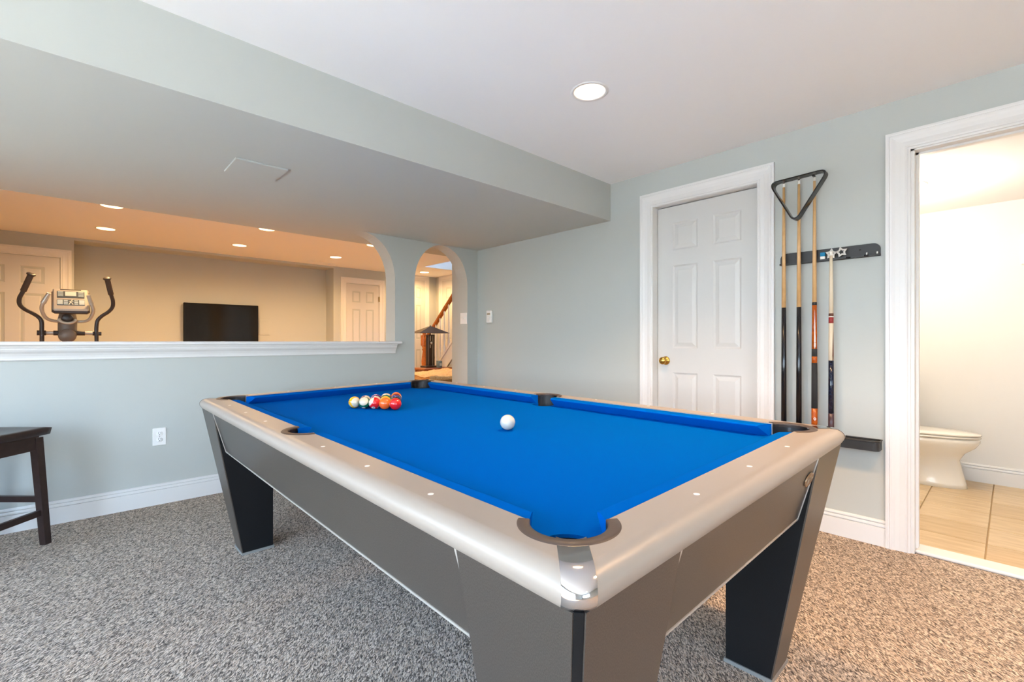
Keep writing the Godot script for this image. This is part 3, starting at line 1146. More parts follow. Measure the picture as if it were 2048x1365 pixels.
func cue_corner() -> void:
	var nu := Vector3(-1, 0, 0)
	var black_plastic := grainy(Color8(44, 43, 43), 0.45, noise_tex(0.4, 4, [Color(0.8, 0.8, 0.8), Color(1, 1, 1)], 2, 128), 8.0)
	# upper bar with its clip ledge
	var rack := thing("cue_rack_bar", "black plastic cue rack bar on the right wall, holding four cues", "cue rack", w(RW, 0.70, 1.52))
	var p := PackedVector2Array()
	for k in 9:
		p.append(Vector2(0.205, 0.030) + Vector2.from_angle(PI / 2 * k / 8.0) * 0.030)
	for k in 9:
		p.append(Vector2(-0.205, 0.030) + Vector2.from_angle(PI / 2 + PI / 2 * k / 8.0) * 0.030)
	p.append_array(PackedVector2Array([Vector2(-0.235, -0.008), Vector2(0.235, -0.008)]))
	var b := MB.new()
	b.prism(p, Vector3.ZERO, Vector3(0, 0, -1), Vector3.UP, nu * 0.014)
	obj("back_plate", b, black_plastic, rack)
	# ledge with notches for the cues
	var ledge := PackedVector2Array([Vector2(-0.235, 0), Vector2(0.235, 0), Vector2(0.235, 0.030)])
	for k in 6:
		var v: float = 0.209 - k * 0.078
		ledge.append_array(PackedVector2Array([Vector2(v + 0.010, 0.042), Vector2(v + 0.008, 0.028), Vector2(v, 0.021), Vector2(v - 0.008, 0.028), Vector2(v - 0.010, 0.042)]))
	ledge.append(Vector2(-0.235, 0.030))
	b = MB.new()
	b.prism(ledge, Vector3(0, -0.008, 0), Vector3(0, 0, -1), nu, Vector3(0, 0.009, 0))
	obj("clip_ledge", b, black_plastic, rack)
	for v in [0.15, 0.0, -0.15]:
		b = MB.new()
		b.group = 0
		b.lathe([Vector2(0.004, 0), Vector2(0.004, 0.0155), Vector2(0.0, 0.016)], Vector3(0, 0.032, -v), 14, nu)
		obj("screw", b, M.slot, rack)
	for v in [-0.181, -0.225]:
		b = MB.new()
		b.bevel_box(Vector3(-0.030, 0.0, -v - 0.004), Vector3(-0.012, 0.014, -v + 0.004), 0.002)
		obj("clip", b, M.steel, rack)
	# lower base
	var base := thing("cue_tray", "black plastic cue rack base low on the wall behind the table corner", "cue rack", w(RW, 0.70, 0.50))
	p = PackedVector2Array([Vector2(-0.24, 0), Vector2(0.24, 0)])
	for k in 7:
		p.append(Vector2(0.215, 0.055) + Vector2.from_angle(PI / 2 * k / 6.0) * 0.025)
	for k in 7:
		p.append(Vector2(-0.215, 0.055) + Vector2.from_angle(PI / 2 + PI / 2 * k / 6.0) * 0.025)
	b = MB.new()
	b.prism(p, Vector3.ZERO, Vector3(0, 0, -1), nu, Vector3(0, 0.045, 0))
	obj("tray", b, black_plastic, base)
	b = MB.new()
	var lip := []
	for q in p:
		lip.append(Vector3(0, 0.049, 0) + nu * q.y + Vector3(0, 0, -1) * q.x)
	lip.append(lip[0])
	b.tube(lip, 0.004, 8, false)
	obj("lip", b, black_plastic, base)
	for k in 6:
		b = MB.new()
		b.group = 0
		b.lathe([Vector2(0.018, 0.0445), Vector2(0.018, 0.0465), Vector2(0.013, 0.0465), Vector2(0.012, 0.0455)], nu * 0.04 + Vector3(0, 0, -(0.209 - k * 0.078)), 20, Vector3.UP, false)
		obj("cup_ring", b, M.slot, base)
	# cues
	var u := RW - 0.040
	var dark := grainy(Color8(22, 22, 28), 0.16, noise_tex(0.2, 12, [Color(0.7, 0.7, 0.75), Color(1, 1, 1)], 3, 128), 6.0)
	var maple: Material = M.wood_cue
	var pale := paint(Color8(226, 208, 180), 0.4)
	var orange := grainy(Color8(212, 104, 22), 0.2, noise_tex(0.05, 15, [Color(0.6, 0.5, 0.45), Color(1, 1, 1)], 4, 128), 6.0)
	var linen := grainy(Color8(70, 70, 70), 0.85, noise_tex(0.45, 16, [Color(0.25, 0.25, 0.25), Color(1.0, 1.0, 1.0)], 2, 128), 9.0)
	var white := paint(Color8(236, 230, 220), 0.4)
	var red := paint(Color8(150, 40, 36), 0.4)
	var navy := grainy(Color8(26, 34, 60), 0.15, noise_tex(0.1, 17, [Color(0.5, 0.5, 0.55), Color(1, 1, 1)], 4, 128), 6.0)
	var plum := paint(Color8(74, 50, 54), 0.25)
	var brown := paint(Color8(96, 56, 40), 0.3)
	var y0 := 0.546
	var labels := ["maple cue with a black butt, nearest to the closet door", "maple cue with a black butt, second from the closet door"]
	var i := 0
	for v in [0.909, 0.831]:
		var c := thing("pool_cue", labels[i], "pool cue", Vector3.ZERO, 0.0, "cues in the wall rack")
		i += 1
		band(c, "butt", u, v, y0, 1.262, 0.0148, 0.0118, dark, "glossy black butt")
		band(c, "bumper", u, v, y0 - 0.006, y0, 0.012, 0.0148, M.black)
		band(c, "shaft", u, v, 1.262, 1.965, 0.0116, 0.0066, maple)
		band(c, "ferrule", u, v, 1.965, 1.987, 0.0066, 0.0065, white)
		band(c, "tip", u, v, 1.987, 1.993, 0.0063, 0.005, navy)
	var c3 := thing("pool_cue", "orange-stained cue with a grey linen grip, third from the closet door", "pool cue", Vector3.ZERO, 0.0, "cues in the wall rack")
	var v3 := 0.754
	band(c3, "bumper", u, v3, y0 - 0.006, y0, 0.012, 0.0152, M.black)
	band(c3, "butt_sleeve", u, v3, y0, 0.690, 0.0152, 0.0150, orange)
	band(c3, "grip", u, v3, 0.690, 0.945, 0.0154, 0.0140, linen, "grey flecked linen wrap")
	band(c3, "orange_ring", u, v3, 0.945, 0.980, 0.0137, 0.0136, orange)
	band(c3, "upper_wrap", u, v3, 0.980, 1.022, 0.0138, 0.0136, linen)
	band(c3, "forearm", u, v3, 1.022, 1.268, 0.0134, 0.0116, orange, "orange stained forearm")
	band(c3, "joint_collar", u, v3, 1.268, 1.284, 0.0118, 0.0116, M.black)
	band(c3, "shaft", u, v3, 1.284, 1.965, 0.0112, 0.0066, maple)
	band(c3, "ferrule", u, v3, 1.965, 1.987, 0.0066, 0.0065, white)
	band(c3, "tip", u, v3, 1.987, 1.993, 0.0063, 0.005, M.black)
	inlay(c3, u, v3, 1.15, 0.09, 0.0135, white, PackedVector2Array([Vector2(-0.0035, -0.09), Vector2(0.0035, -0.09), Vector2(0.0003, 0.09), Vector2(-0.0003, 0.09)]), "point_inlay")
	inlay(c3, u, v3, 1.045, 0.02, 0.0138, white, PackedVector2Array([Vector2(0, -0.022), Vector2(0.004, -0.006), Vector2(0.0035, 0.0), Vector2(0.004, 0.006), Vector2(0, 0.022), Vector2(-0.004, 0.006), Vector2(-0.0035, 0.0), Vector2(-0.004, -0.006)]), "diamond_inlay")
	inlay(c3, u, v3, 0.632, 0.02, 0.0153, white, PackedVector2Array([Vector2(0, -0.010), Vector2(0.007, 0), Vector2(0, 0.010), Vector2(-0.007, 0)]), "diamond_inlay")
	var c4 := thing("pool_cue", "short cue with a navy butt and red rings, farthest from the closet door", "pool cue", Vector3.ZERO, 0.0, "cues in the wall rack")
	var v4 := 0.675
	band(c4, "bumper", u, v4, y0 - 0.006, y0, 0.012, 0.0145, M.black)
	band(c4, "butt_sleeve", u, v4, y0, 0.670, 0.0145, 0.0140, plum)
	band(c4, "grip", u, v4, 0.670, 0.960, 0.0140, 0.0124, navy, "dark navy marbled grip")
	band(c4, "forearm", u, v4, 0.960, 1.165, 0.0123, 0.0113, pale)
	inlay(c4, u, v4, 1.06, 0.1, 0.0122, brown, PackedVector2Array([Vector2(0.003, -0.10), Vector2(0.0125, -0.10), Vector2(0.0085, 0.09)]), "point_inlay")
	band(c4, "red_ring", u, v4, 1.165, 1.197, 0.0118, 0.0117, red)
	band(c4, "white_ring", u, v4, 1.197, 1.203, 0.0118, 0.0118, white)
	band(c4, "joint_collar", u, v4, 1.203, 1.218, 0.0118, 0.0116, brown)
	band(c4, "shaft", u, v4, 1.218, 1.535, 0.0108, 0.0076, pale)
	band(c4, "ferrule", u, v4, 1.535, 1.557, 0.0085, 0.0085, white)
	# ball triangle hung on the cue tips
	b = MB.new()
	b.group = 0
	var corners := [Vector2(0.972, 1.990), Vector2(0.664, 2.000), Vector2(0.836, 1.728)]
	var path := []
	for k in 3:
		var c: Vector2 = corners[k]
		var d0: Vector2 = (corners[(k + 2) % 3] - c).normalized()
		var d1: Vector2 = (corners[(k + 1) % 3] - c).normalized()
		for j in 9:
			var t := j / 8.0
			var q := c + d0 * 0.055 * (1 - t) * (1 - t) + d1 * 0.055 * t * t
			path.append(q)
	var mid := Vector2(0.824, 1.906)
	var rows := []
	for prof in [[1.0, 0.0], [1.0, 0.050], [0.93, 0.050], [0.93, 0.0]]:
		var ring := []
		for q in path:
			var z: Vector2 = q + (mid - q).normalized() * (0.0 if prof[0] == 1.0 else 0.0105)
			ring.append(w(RW - 0.062 - prof[1], z.x, z.y))
		rows.append(ring)
	rows.append(rows[0])
	b.group = -1
	b.grid(rows, true)
	var tri := thing("ball_triangle", "black plastic ball triangle hung upside down over the cue tips", "ball rack")
	obj("frame", b, M.black_gloss, tri)
	b = MB.new()
	b.bevel_box(w(RW - 0.045, 0.748, 1.985), w(RW - 0.068, 0.760, 1.997), 0.002)
	obj("hook", b, M.black, tri)
	# metal stars and chalk on the ledge
	star_ornament(w(RW - 0.036, 0.6745, 1.5455), 0.4, "left grey metal star outline leaning on the cue rack beside the blue chalk")
	star_ornament(w(RW - 0.036, 0.628, 1.549), 0.1, "right grey metal star outline leaning on the cue rack")
	var ch := thing("chalk", "cube of blue cue chalk with a white paper wrapper on the rack", "chalk", w(RW - 0.026, 0.7165, 1.5215))
	b = MB.new()
	b.bevel_box(Vector3(-0.0105, 0.0, -0.0115), Vector3(0.0105, 0.016, 0.0115), 0.001)
	obj("wrapper", b, white, ch)
	b = MB.new()
	b.bevel_box(Vector3(-0.0105, 0.016, -0.0115), Vector3(0.0105, 0.038, 0.0115), 0.0015)
	obj("chalk_block", b, paint(Color8(40, 130, 170), 0.9), ch)

func inlay(parent: Node3D, u: float, v: float, y: float, _h: float, r: float, m: Material, poly: PackedVector2Array, called: String) -> void:
	# wraps a small flat shape on the side of the cue that faces the room
	var b := MB.new()
	var face := Vector3(-0.93, 0, 0.36).normalized()
	var side := Vector3.UP.cross(face).normalized()
	var index := Geometry2D.triangulate_polygon(poly)
	var at := func(q: Vector2) -> Vector3:
		var t := q.x / r
		return w(u, v, y + q.y) + (face * cos(t) + side * sin(t)) * (r + 0.0008)
	for i in range(0, index.size(), 3):
		b.tri(at.call(poly[index[i]]), at.call(poly[index[i + 1]]), at.call(poly[index[i + 2]]))
	obj(called, b, m, parent)

func star_ornament(at: Vector3, turn: float, label: String) -> void:
	var o := thing("star_ornament", label, "ornament", at, 0.0, "metal stars on the cue rack")
	var ringo := PackedVector2Array()
	var ringi := PackedVector2Array()
	for k in 10:
		var r := 0.030 if k % 2 == 0 else 0.0165
		var g := turn + TAU * k / 10.0
		ringo.append(Vector2(cos(g), sin(g)) * r)
		ringi.append(Vector2(cos(g), sin(g)) * r * 0.48)
	var b := MB.new()
	for k in 10:
		var j := (k + 1) % 10
		b.prism(PackedVector2Array([ringo[k], ringo[j], ringi[j], ringi[k]]), Vector3.ZERO, Vector3(0, 0, -1), Vector3.UP, Vector3(-0.006, 0, 0))
	obj("star_frame", b, paint(Color8(186, 178, 168), 0.45, 0.4), o)

# ---------------------------------------------------------------- stool

func counter_stool() -> void:
	var espresso := grainy(Color8(58, 44, 42), 0.3, noise_tex(0.03, 21, [Color(0.75, 0.72, 0.7), Color(1, 1, 1)], 4, 256), 3.0)
	var o := thing("counter_stool", "dark brown wooden counter stool at the left edge, by the half wall", "stool", w(-0.335, 3.46, 0), deg_to_rad(-43.0))
	# in its own axes the stool is square; the leg that shows is the one at +x
	var h := 0.605
	for sx in [-1.0, 1.0]:
		for sz in [-1.0, 1.0]:
			var b := MB.new()
			var top := Vector3(sx * 0.130, h - 0.04, sz * 0.130)
			var low := Vector3(sx * 0.155, 0.0, sz * 0.155)
			var a := 0.019
			var c := 0.016
			b.hexa([low + Vector3(-c, 0, c), low + Vector3(c, 0, c), low + Vector3(c, 0, -c), low + Vector3(-c, 0, -c), top + Vector3(-a, 0, a), top + Vector3(a, 0, a), top + Vector3(a, 0, -a), top + Vector3(-a, 0, -a)])
			obj("leg", b, espresso, o)
	for k in 4:
		var along_x := k < 2
		var s := -1.0 if k % 2 == 0 else 1.0
		var y: float = [0.24, 0.24, 0.17, 0.17][k]
		var d := 0.146
		var b := MB.new()
		if along_x:
			b.bevel_box(Vector3(-d, y - 0.016, s * d - 0.010), Vector3(d, y + 0.016, s * d + 0.010), 0.002)
		else:
			b.bevel_box(Vector3(s * d - 0.010, y - 0.016, -d), Vector3(s * d + 0.010, y + 0.016, d), 0.002)
		obj("stretcher", b, espresso, o)
		b = MB.new()
		var e := 0.134
		if along_x:
			b.bevel_box(Vector3(-e, h - 0.105, s * e - 0.010), Vector3(e, h - 0.03, s * e + 0.010), 0.002)
		else:
			b.bevel_box(Vector3(s * e - 0.010, h - 0.105, -e), Vector3(s * e + 0.010, h - 0.03, e), 0.002)
		obj("apron", b, espresso, o)
	# dished seat with a rounded edge
	var b := MB.new()
	b.group = 0
	var n := 14
	var tops := []
	var lows := []
	for i in n + 1:
		var rt := []
		var rl := []
		for j in n + 1:
			var x := -1.0 + 2.0 * i / n
			var z := -1.0 + 2.0 * j / n
			var bulge := 1.0 + 0.035 * (1.0 - (x * x if absf(z) > absf(x) else z * z))
			var px := x * 0.172 * bulge
			var pz := z * 0.172 * bulge
			var edge := maxf(absf(x), absf(z))
			var dip := -0.010 * (1.0 - x * x) * (1.0 - z * z) - (0.006 if edge > 0.99 else 0.0)
			rt.append(Vector3(px, h + 0.012 + dip, -pz))
			rl.append(Vector3(px * (0.97 if edge > 0.99 else 1.0), h - 0.028, -pz * (0.97 if edge > 0.99 else 1.0)))
		tops.append(rt)
		lows.append(rl)
	for i in n:
		for j in n:
			b.quad(tops[i][j], tops[i + 1][j], tops[i + 1][j + 1], tops[i][j + 1])
			b.quad(lows[i][j], lows[i][j + 1], lows[i + 1][j + 1], lows[i + 1][j])
	for i in n:
		b.quad(lows[i][0], lows[i + 1][0], tops[i + 1][0], tops[i][0])
		b.quad(lows[i + 1][n], lows[i][n], tops[i][n], tops[i + 1][n])
		b.quad(lows[0][i + 1], lows[0][i], tops[0][i], tops[0][i + 1])
		b.quad(lows[n][i], lows[n][i + 1], tops[n][i + 1], tops[n][i])
	obj("seat", b, espresso, o)

# ---------------------------------------------------------------- elliptical trainer

func smooth_path(pts: Array, steps := 6) -> Array:
	var c := Curve3D.new()
	var n := pts.size()
	for i in n:
		var d: Vector3 = (pts[mini(i + 1, n - 1)] - pts[maxi(i - 1, 0)]) / 6.0
		c.add_point(pts[i], -d if i > 0 else Vector3.ZERO, d if i < n - 1 else Vector3.ZERO)
	var out := []
	for i in n - 1:
		for k in steps:
			out.append(c.sample(i, float(k) / steps))
	out.append(pts[-1])
	return out

func elliptical_trainer() -> void:
	var grey := paint(Color8(120, 110, 102), 0.4)
	var dark := paint(Color8(60, 54, 54), 0.4)
	var silver := paint(Color8(196, 188, 176), 0.3, 0.3)
	var foam := grainy(Color8(96, 80, 70), 0.85, noise_tex(0.4, 31, [Color(0.7, 0.7, 0.7), Color(1, 1, 1)], 2, 128), 9.0)
	var V := 5.5
	var o := thing("elliptical_trainer", "grey elliptical trainer with two curved handles and a button console", "exercise machine", w(-0.05, V, 0))
	var l := func(u: float, y: float, dv := 0.0) -> Vector3: return Vector3(u + 0.05, y, -dv)
	var hands := [[[-0.261, 1.598], [-0.307, 1.469], [-0.330, 1.410], [-0.329, 1.360], [-0.302, 1.324], [-0.259, 1.294], [-0.225, 1.264], [-0.208, 1.226], [-0.207, 1.153], [-0.206, 1.06], [-0.215, 0.60], [-0.215, 0.42]],
		[[0.198, 1.605], [0.226, 1.476], [0.240, 1.422], [0.238, 1.369], [0.212, 1.326], [0.169, 1.288], [0.142, 1.251], [0.134, 1.209], [0.132, 1.147], [0.134, 1.06], [0.14, 0.60], [0.14, 0.42]]]
	for h in hands:
		var pts := []
		for i in h.size():
			var dv: float = [-0.16, -0.10, -0.07, -0.05, -0.03, -0.01, 0.0, 0.0, 0.0, 0.0, 0.08, 0.12][i]
			pts.append(l.call(h[i][0], h[i][1], dv))
		var path := smooth_path(pts)
		var b := MB.new()
		b.group = 0
		b.tube(path, 0.0145, 14)
		var arm := obj("handlebar", b, dark, o, "dark swinging handlebar")
		b = MB.new()
		b.group = 0
		b.tube([pts[0], pts[1]], 0.0195, 16)
		obj("grip", b, foam, arm, "brown ribbed foam grip")
		b = MB.new()
		b.group = 0
		var d: Vector3 = (pts[0] - pts[1]).normalized()
		b.lathe([Vector2(0.027, -0.004), Vector2(0.029, 0.002), Vector2(0.026, 0.008), Vector2(0.014, 0.011), Vector2(0.0, 0.0115)], pts[0], 20, d)
		obj("end_cap", b, dark, arm)
	# fixed inner bars with pulse grips
	var inner := [[[-0.160, 1.46], [-0.196, 1.377], [-0.205, 1.328], [-0.187, 1.27], [-0.156, 1.242], [-0.10, 1.233]], [[0.077, 1.459], [0.099, 1.383], [0.111, 1.332], [0.092, 1.265], [0.058, 1.238], [0.0, 1.234]]]
	for h in inner:
		var pts := []
		for i in h.size():
			pts.append(l.call(h[i][0], h[i][1], [-0.12, -0.10, -0.08, -0.05, -0.02, 0.0][i]))
		var b := MB.new()
		b.group = 0
		b.tube(smooth_path(pts), 0.0125, 14)
		var bar := obj("fixed_bar", b, silver, o, "pale fixed hand bar")
		b = MB.new()
		b.group = 0
		b.tube([pts[0], pts[1]], [0.014, 0.018], 14)
		obj("pulse_grip", b, silver, bar)
	# console: a tilted box facing the pool room
	var face := Node3D.new()
	face.name = "console"
	o.add_child(face)
	face.position = l.call(-0.030, 1.415, -0.06)
	face.rotation_degrees = Vector3(-38, 0, 1)
	var b := MB.new()
	b.bevel_box(Vector3(-0.118, -0.125, -0.055), Vector3(0.118, 0.125, -0.006), 0.018)
	obj("housing", b, dark, face)
	b = MB.new()
	b.bevel_box(Vector3(-0.112, -0.118, -0.016), Vector3(0.112, 0.122, 0.008), 0.010)
	obj("fascia", b, silver, face)
	b = MB.new()
	b.bevel_box(Vector3(-0.066, 0.104, 0.004), Vector3(0.066, 0.113, 0.010), 0.002)
	obj("speaker_slot", b, dark, face)
	b = MB.new()
	b.bevel_box(Vector3(-0.086, 0.012, 0.004), Vector3(0.086, 0.090, 0.0105), 0.003)
	obj("display_panel", b, paint(Color8(70, 80, 88), 0.3), face)
	b = MB.new()
	b.bevel_box(Vector3(-0.036, 0.034, 0.008), Vector3(0.034, 0.084, 0.012), 0.002)
	obj("display", b, paint(Color8(214, 216, 208), 0.2), face)
	b = MB.new()
	b.bevel_box(Vector3(-0.086, -0.070, 0.004), Vector3(0.086, -0.002, 0.0105), 0.003)
	obj("button_panel", b, paint(Color8(88, 98, 104), 0.3), face)
	var button := paint(Color8(190, 204, 208), 0.4)
	for sx in [-1.0, 1.0]:
		for k in 4:
			b = MB.new()
			var y := 0.074 - 0.015 * k
			b.bevel_box(Vector3(minf(sx * 0.046, sx * 0.080), y, 0.009), Vector3(maxf(sx * 0.046, sx * 0.080), y + 0.008, 0.013), 0.001)
			obj("button", b, button, face)
		b = MB.new()
		b.bevel_box(Vector3(minf(sx * 0.050, sx * 0.084), -0.062, 0.009), Vector3(maxf(sx * 0.050, sx * 0.084), -0.010, 0.013), 0.006)
		obj("round_button", b, button, face)
		for k in 3:
			b = MB.new()
			var y := -0.018 - 0.018 * k
			b.bevel_box(Vector3(minf(sx * 0.020, sx * 0.044), y - 0.008, 0.009), Vector3(maxf(sx * 0.020, sx * 0.044), y + 0.004, 0.013), 0.001)
			obj("button", b, button, face)
	# running figure mark between the buttons
	b = MB.new()
	for q in [[Vector2(0.004, -0.008), Vector2(0.010, -0.014)], [Vector2(0.005, -0.016), Vector2(-0.004, -0.036)], [Vector2(-0.004, -0.036), Vector2(0.008, -0.046)], [Vector2(0.008, -0.046), Vector2(0.012, -0.062)], [Vector2(-0.004, -0.036), Vector2(-0.014, -0.064)], [Vector2(0.002, -0.022), Vector2(0.014, -0.030)], [Vector2(0.002, -0.022), Vector2(-0.012, -0.028)]]:
		var d: Vector2 = (q[1] - q[0]).normalized().orthogonal() * 0.0022
		b.prism(PackedVector2Array([q[0] - d, q[1] - d, q[1] + d, q[0] + d]), Vector3(0, 0, 0.0095), Vector3.RIGHT, Vector3.UP, Vector3(0, 0, 0.003))
	obj("runner_mark", b, paint(Color8(236, 232, 220), 0.4), face)
	# neck and shroud
	b = MB.new()
	b.group = 0
	var rows := []
	for q in [[1.075, 0.020, 0.03], [1.088, 0.050, 0.05], [1.12, 0.062, 0.065], [1.16, 0.061, 0.062], [1.21, 0.061, 0.055], [1.26, 0.060, 0.050], [1.30, 0.052, 0.045], [1.34, 0.045, 0.04]]:
		var ring := []
		for k in 24:
			var g := TAU * k / 24.0
			ring.append(l.call(-0.052 + q[1] * cos(g), q[0], 0.03 + q[2] * sin(g)))
		rows.append(ring)
	b.grid(rows, true)
	b.fan(rows[0], l.call(-0.052, 1.075, 0.03), false)
	obj("neck_shroud", b, grey, o, "grey oval neck shroud")
	b = MB.new()
	b.group = 0
	var yoke := []
	for k in 17:
		var g := PI * k / 16.0
		yoke.append(l.call(-0.052 - 0.050 * cos(g), 1.252 - 0.034 * sin(g), -0.030 - 0.012 * sin(g)))
	b.tube(yoke, 0.012, 12)
	obj("yoke", b, silver, o)
	b = MB.new()
	b.group = 0
	b.lathe([Vector2(0.0, 0), Vector2(0.036, 0.002), Vector2(0.038, 0.012), Vector2(0.030, 0.018), Vector2(0.0, 0.02)], l.call(-0.052, 1.262, -0.018), 28, Vector3(0, 0, 1))
	obj("fan_cover", b, dark, o)
	b = MB.new()
	b.group = 0
	b.lathe([Vector2(0.0, 0), Vector2(0.052, 0.002), Vector2(0.058, 0.014), Vector2(0.050, 0.026), Vector2(0.0, 0.03)], l.call(-0.052, 1.112, -0.030), 28, Vector3(0, 0, 1))
	obj("pivot_cover", b, grey, o)
	# cross shaft
	b = MB.new()
	b.group = 0
	b.tube([l.call(-0.19, 1.135, 0.03), l.call(0.13, 1.135, 0.03)], 0.0155, 16)
	var shaft := obj("cross_shaft", b, silver, o)
	for q in [[-0.236, -0.183, 0.021], [-0.138, -0.105, 0.021], [0.008, 0.058, 0.021], [0.108, 0.166, 0.021]]:
		b = MB.new()
		b.group = 0
		b.tube([l.call(q[0], 1.135, 0.02), l.call(q[1], 1.135, 0.02)], q[2], 18)
		obj("collar", b, dark, shaft)
	# mast, drive housing, pedals and feet, below the ledge
	b = MB.new()
	b.group = 0
	b.tube([l.call(-0.052, 1.09, 0.03), l.call(-0.052, 0.55, 0.14), l.call(-0.052, 0.10, 0.24)], 0.032, 16)
	obj("mast", b, silver, o)
	b = MB.new()
	b.group = 0
	b.lathe([Vector2(0.05, -0.07), Vector2(0.26, -0.06), Vector2(0.28, 0.0), Vector2(0.26, 0.06), Vector2(0.05, 0.07)], l.call(-0.052, 0.36, 0.40), 36, Vector3(1, 0, 0))
	obj("drive_housing", b, grey, o)
	for x in [-0.215, 0.14]:
		b = MB.new()
		b.bevel_box(l.call(x - 0.06, 0.22, 0.0) + Vector3(0, 0, -0.1), l.call(x + 0.06, 0.27, 0.0) + Vector3(0, 0, 0.28), 0.015)
		obj("pedal", b, dark, o)
		b = MB.new()
		b.group = 0
		b.tube([l.call(x, 0.42, 0.12), l.call(x, 0.24, 0.05)], 0.016, 12)
		obj("pedal_link", b, dark, o)
	for z in [-0.45, 0.62]:
		b = MB.new()
		b.group = 0
		b.tube([l.call(-0.36, 0.035, z), l.call(0.26, 0.035, z)], 0.035, 16)
		obj("foot_bar", b, dark, o)
	b = MB.new()
	b.bevel_box(l.call(-0.09, 0.03, -0.45), l.call(-0.01, 0.11, 0.62), 0.01)
	obj("base_beam", b, grey, o)

# ---------------------------------------------------------------- family room

func family_room() -> void:
	# television on the far wall of the recess
	var tv := thing("television", "black flat screen television in the recess of the far wall", "television", w(1.565, 7.86, 1.035))
	var b := MB.new()
	b.bevel_box(Vector3(-0.473, 0.0, -0.035), Vector3(0.473, 0.570, 0.010), 0.006)
	obj("bezel", b, M.black_gloss, tv)
	b = MB.new()
	b.box(Vector3(-0.445, 0.045, 0.009), Vector3(0.445, 0.548, 0.0115))
	obj("screen", b, paint(Color8(20, 20, 22), 0.10), tv)
	b = MB.new()
	b.bevel_box(Vector3(-0.03, 0.018, 0.009), Vector3(0.03, 0.028, 0.0125), 0.001)
	obj("maker_plate", b, M.steel, tv)
	b = MB.new()
	b.bevel_box(Vector3(-0.25, 0.1, -0.07), Vector3(0.25, 0.45, -0.034), 0.005)
	obj("wall_mount", b, M.black, tv)
	var vent := thing("wall_plate", "wall-coloured access plate on the far wall right of the television", "access panel", w(2.143, 7.93, 1.28))
	b = MB.new()
	b.bevel_box(Vector3(-0.078, -0.12, 0.0), Vector3(0.078, 0.12, 0.008), 0.003)
	obj("cover", b, M.wall, vent)
	b = MB.new()
	b.bevel_box(Vector3(-0.064, -0.106, 0.006), Vector3(0.064, 0.106, 0.0095), 0.002)
	obj("inner_panel", b, M.wall, vent)
	# hatch and detector in the ceiling
	var hatch := thing("ceiling_hatch", "flat white hatch in the family room ceiling near the far right door", "access panel", w(2.75, 7.42, CEIL))
	b = MB.new()
	b.bevel_box(Vector3(-0.145, -0.006, -0.095), Vector3(0.145, 0.0, 0.095), 0.002)
	obj("hatch_panel", b, M.ceiling, hatch)
	var det := thing("smoke_detector", "small white detector on the family room ceiling beside the hatch", "smoke detector", w(2.985, 7.41, CEIL))
	b = MB.new()
	b.group = 0
	b.lathe([Vector2(0.0, -0.03), Vector2(0.045, -0.03), Vector2(0.055, -0.024), Vector2(0.06, 0.0)], Vector3.ZERO, 28)
	obj("cover", b, M.plate, det)
	b = MB.new()
	b.group = 0
	b.lathe([Vector2(0.02, -0.033), Vector2(0.02, -0.029)], Vector3.ZERO, 20)
	obj("sensor_cap", b, M.plate, det)
	# side table
	var honey := grainy(Color8(176, 104, 52), 0.35, noise_tex(0.03, 41, [Color(0.7, 0.65, 0.6), Color(1, 1, 1)], 4, 256), 3.0)
	var tb := thing("side_table", "small wooden side table with splayed legs under the lamp", "table", w(3.99, 6.08, 0))
	b = MB.new()
	b.bevel_box(Vector3(-0.27, 0.636, -0.17), Vector3(0.27, 0.662, 0.23), 0.006)
	obj("table_top", b, honey, tb)
	b = MB.new()
	b.bevel_box(Vector3(-0.20, 0.575, -0.11), Vector3(0.20, 0.637, 0.11), 0.004)
	obj("table_apron", b, honey, tb)
	for sx in [-1.0, 1.0]:
		for sz in [-1.0, 1.0]:
			b = MB.new()
			b.group = 0
			b.tube([Vector3(sx * 0.20, 0.64, sz * 0.11), Vector3(sx * 0.15, 0.32, sz * 0.10), Vector3(sx * 0.17, 0.0, sz * 0.12)], [0.024, 0.018, 0.014], 10)
			obj("leg", b, honey, tb)
	# lamp
	var lamp := thing("table_lamp", "table lamp with a wide shallow dark shade on dark posts", "lamp", w(3.975, 6.09, 0.662))
	var dark := paint(Color8(52, 36, 28), 0.4)
	b = MB.new()
	b.bevel_box(Vector3(-0.125, 0.0, -0.085), Vector3(0.125, 0.026, 0.085), 0.004)
	obj("base", b, dark, lamp)
	for x in [-0.042, 0.042]:
		for z in [-0.03, 0.03]:
			b = MB.new()
			b.bevel_box(Vector3(x - 0.012, 0.025, z - 0.012), Vector3(x + 0.012, 0.495, z + 0.012), 0.002)
			obj("post", b, dark, lamp)
	b = MB.new()
	b.bevel_box(Vector3(-0.010, 0.025, -0.012), Vector3(0.010, 0.300, 0.012), 0.002)
	obj("middle_post", b, dark, lamp)
	b = MB.new()
	b.bevel_box(Vector3(-0.054, 0.485, -0.042), Vector3(0.054, 0.505, 0.042), 0.003)
	obj("top_block", b, dark, lamp)
	b = MB.new()
	b.group = 0
	b.lathe([Vector2(0.0, 0), Vector2(0.030, 0.001), Vector2(0.030, 0.010), Vector2(0.0, 0.011)], Vector3(0, 0.375, 0.022), 24, Vector3(0, 0, 1))
	var med := obj("medallion", b, dark, lamp)
	b = MB.new()
	b.group = 0
	b.lathe([Vector2(0.0, 0.0), Vector2(0.022, 0.001), Vector2(0.0, 0.004)], Vector3(0, 0.375, 0.0335), 24, Vector3(0, 0, 1))
	obj("white_inlay", b, paint(Color8(230, 222, 206), 0.4), med)
	var shade_m := grainy(Color8(84, 68, 52), 0.6, noise_tex(0.2, 43, [Color(0.7, 0.7, 0.7), Color(1, 1, 1)], 3, 128), 6.0)
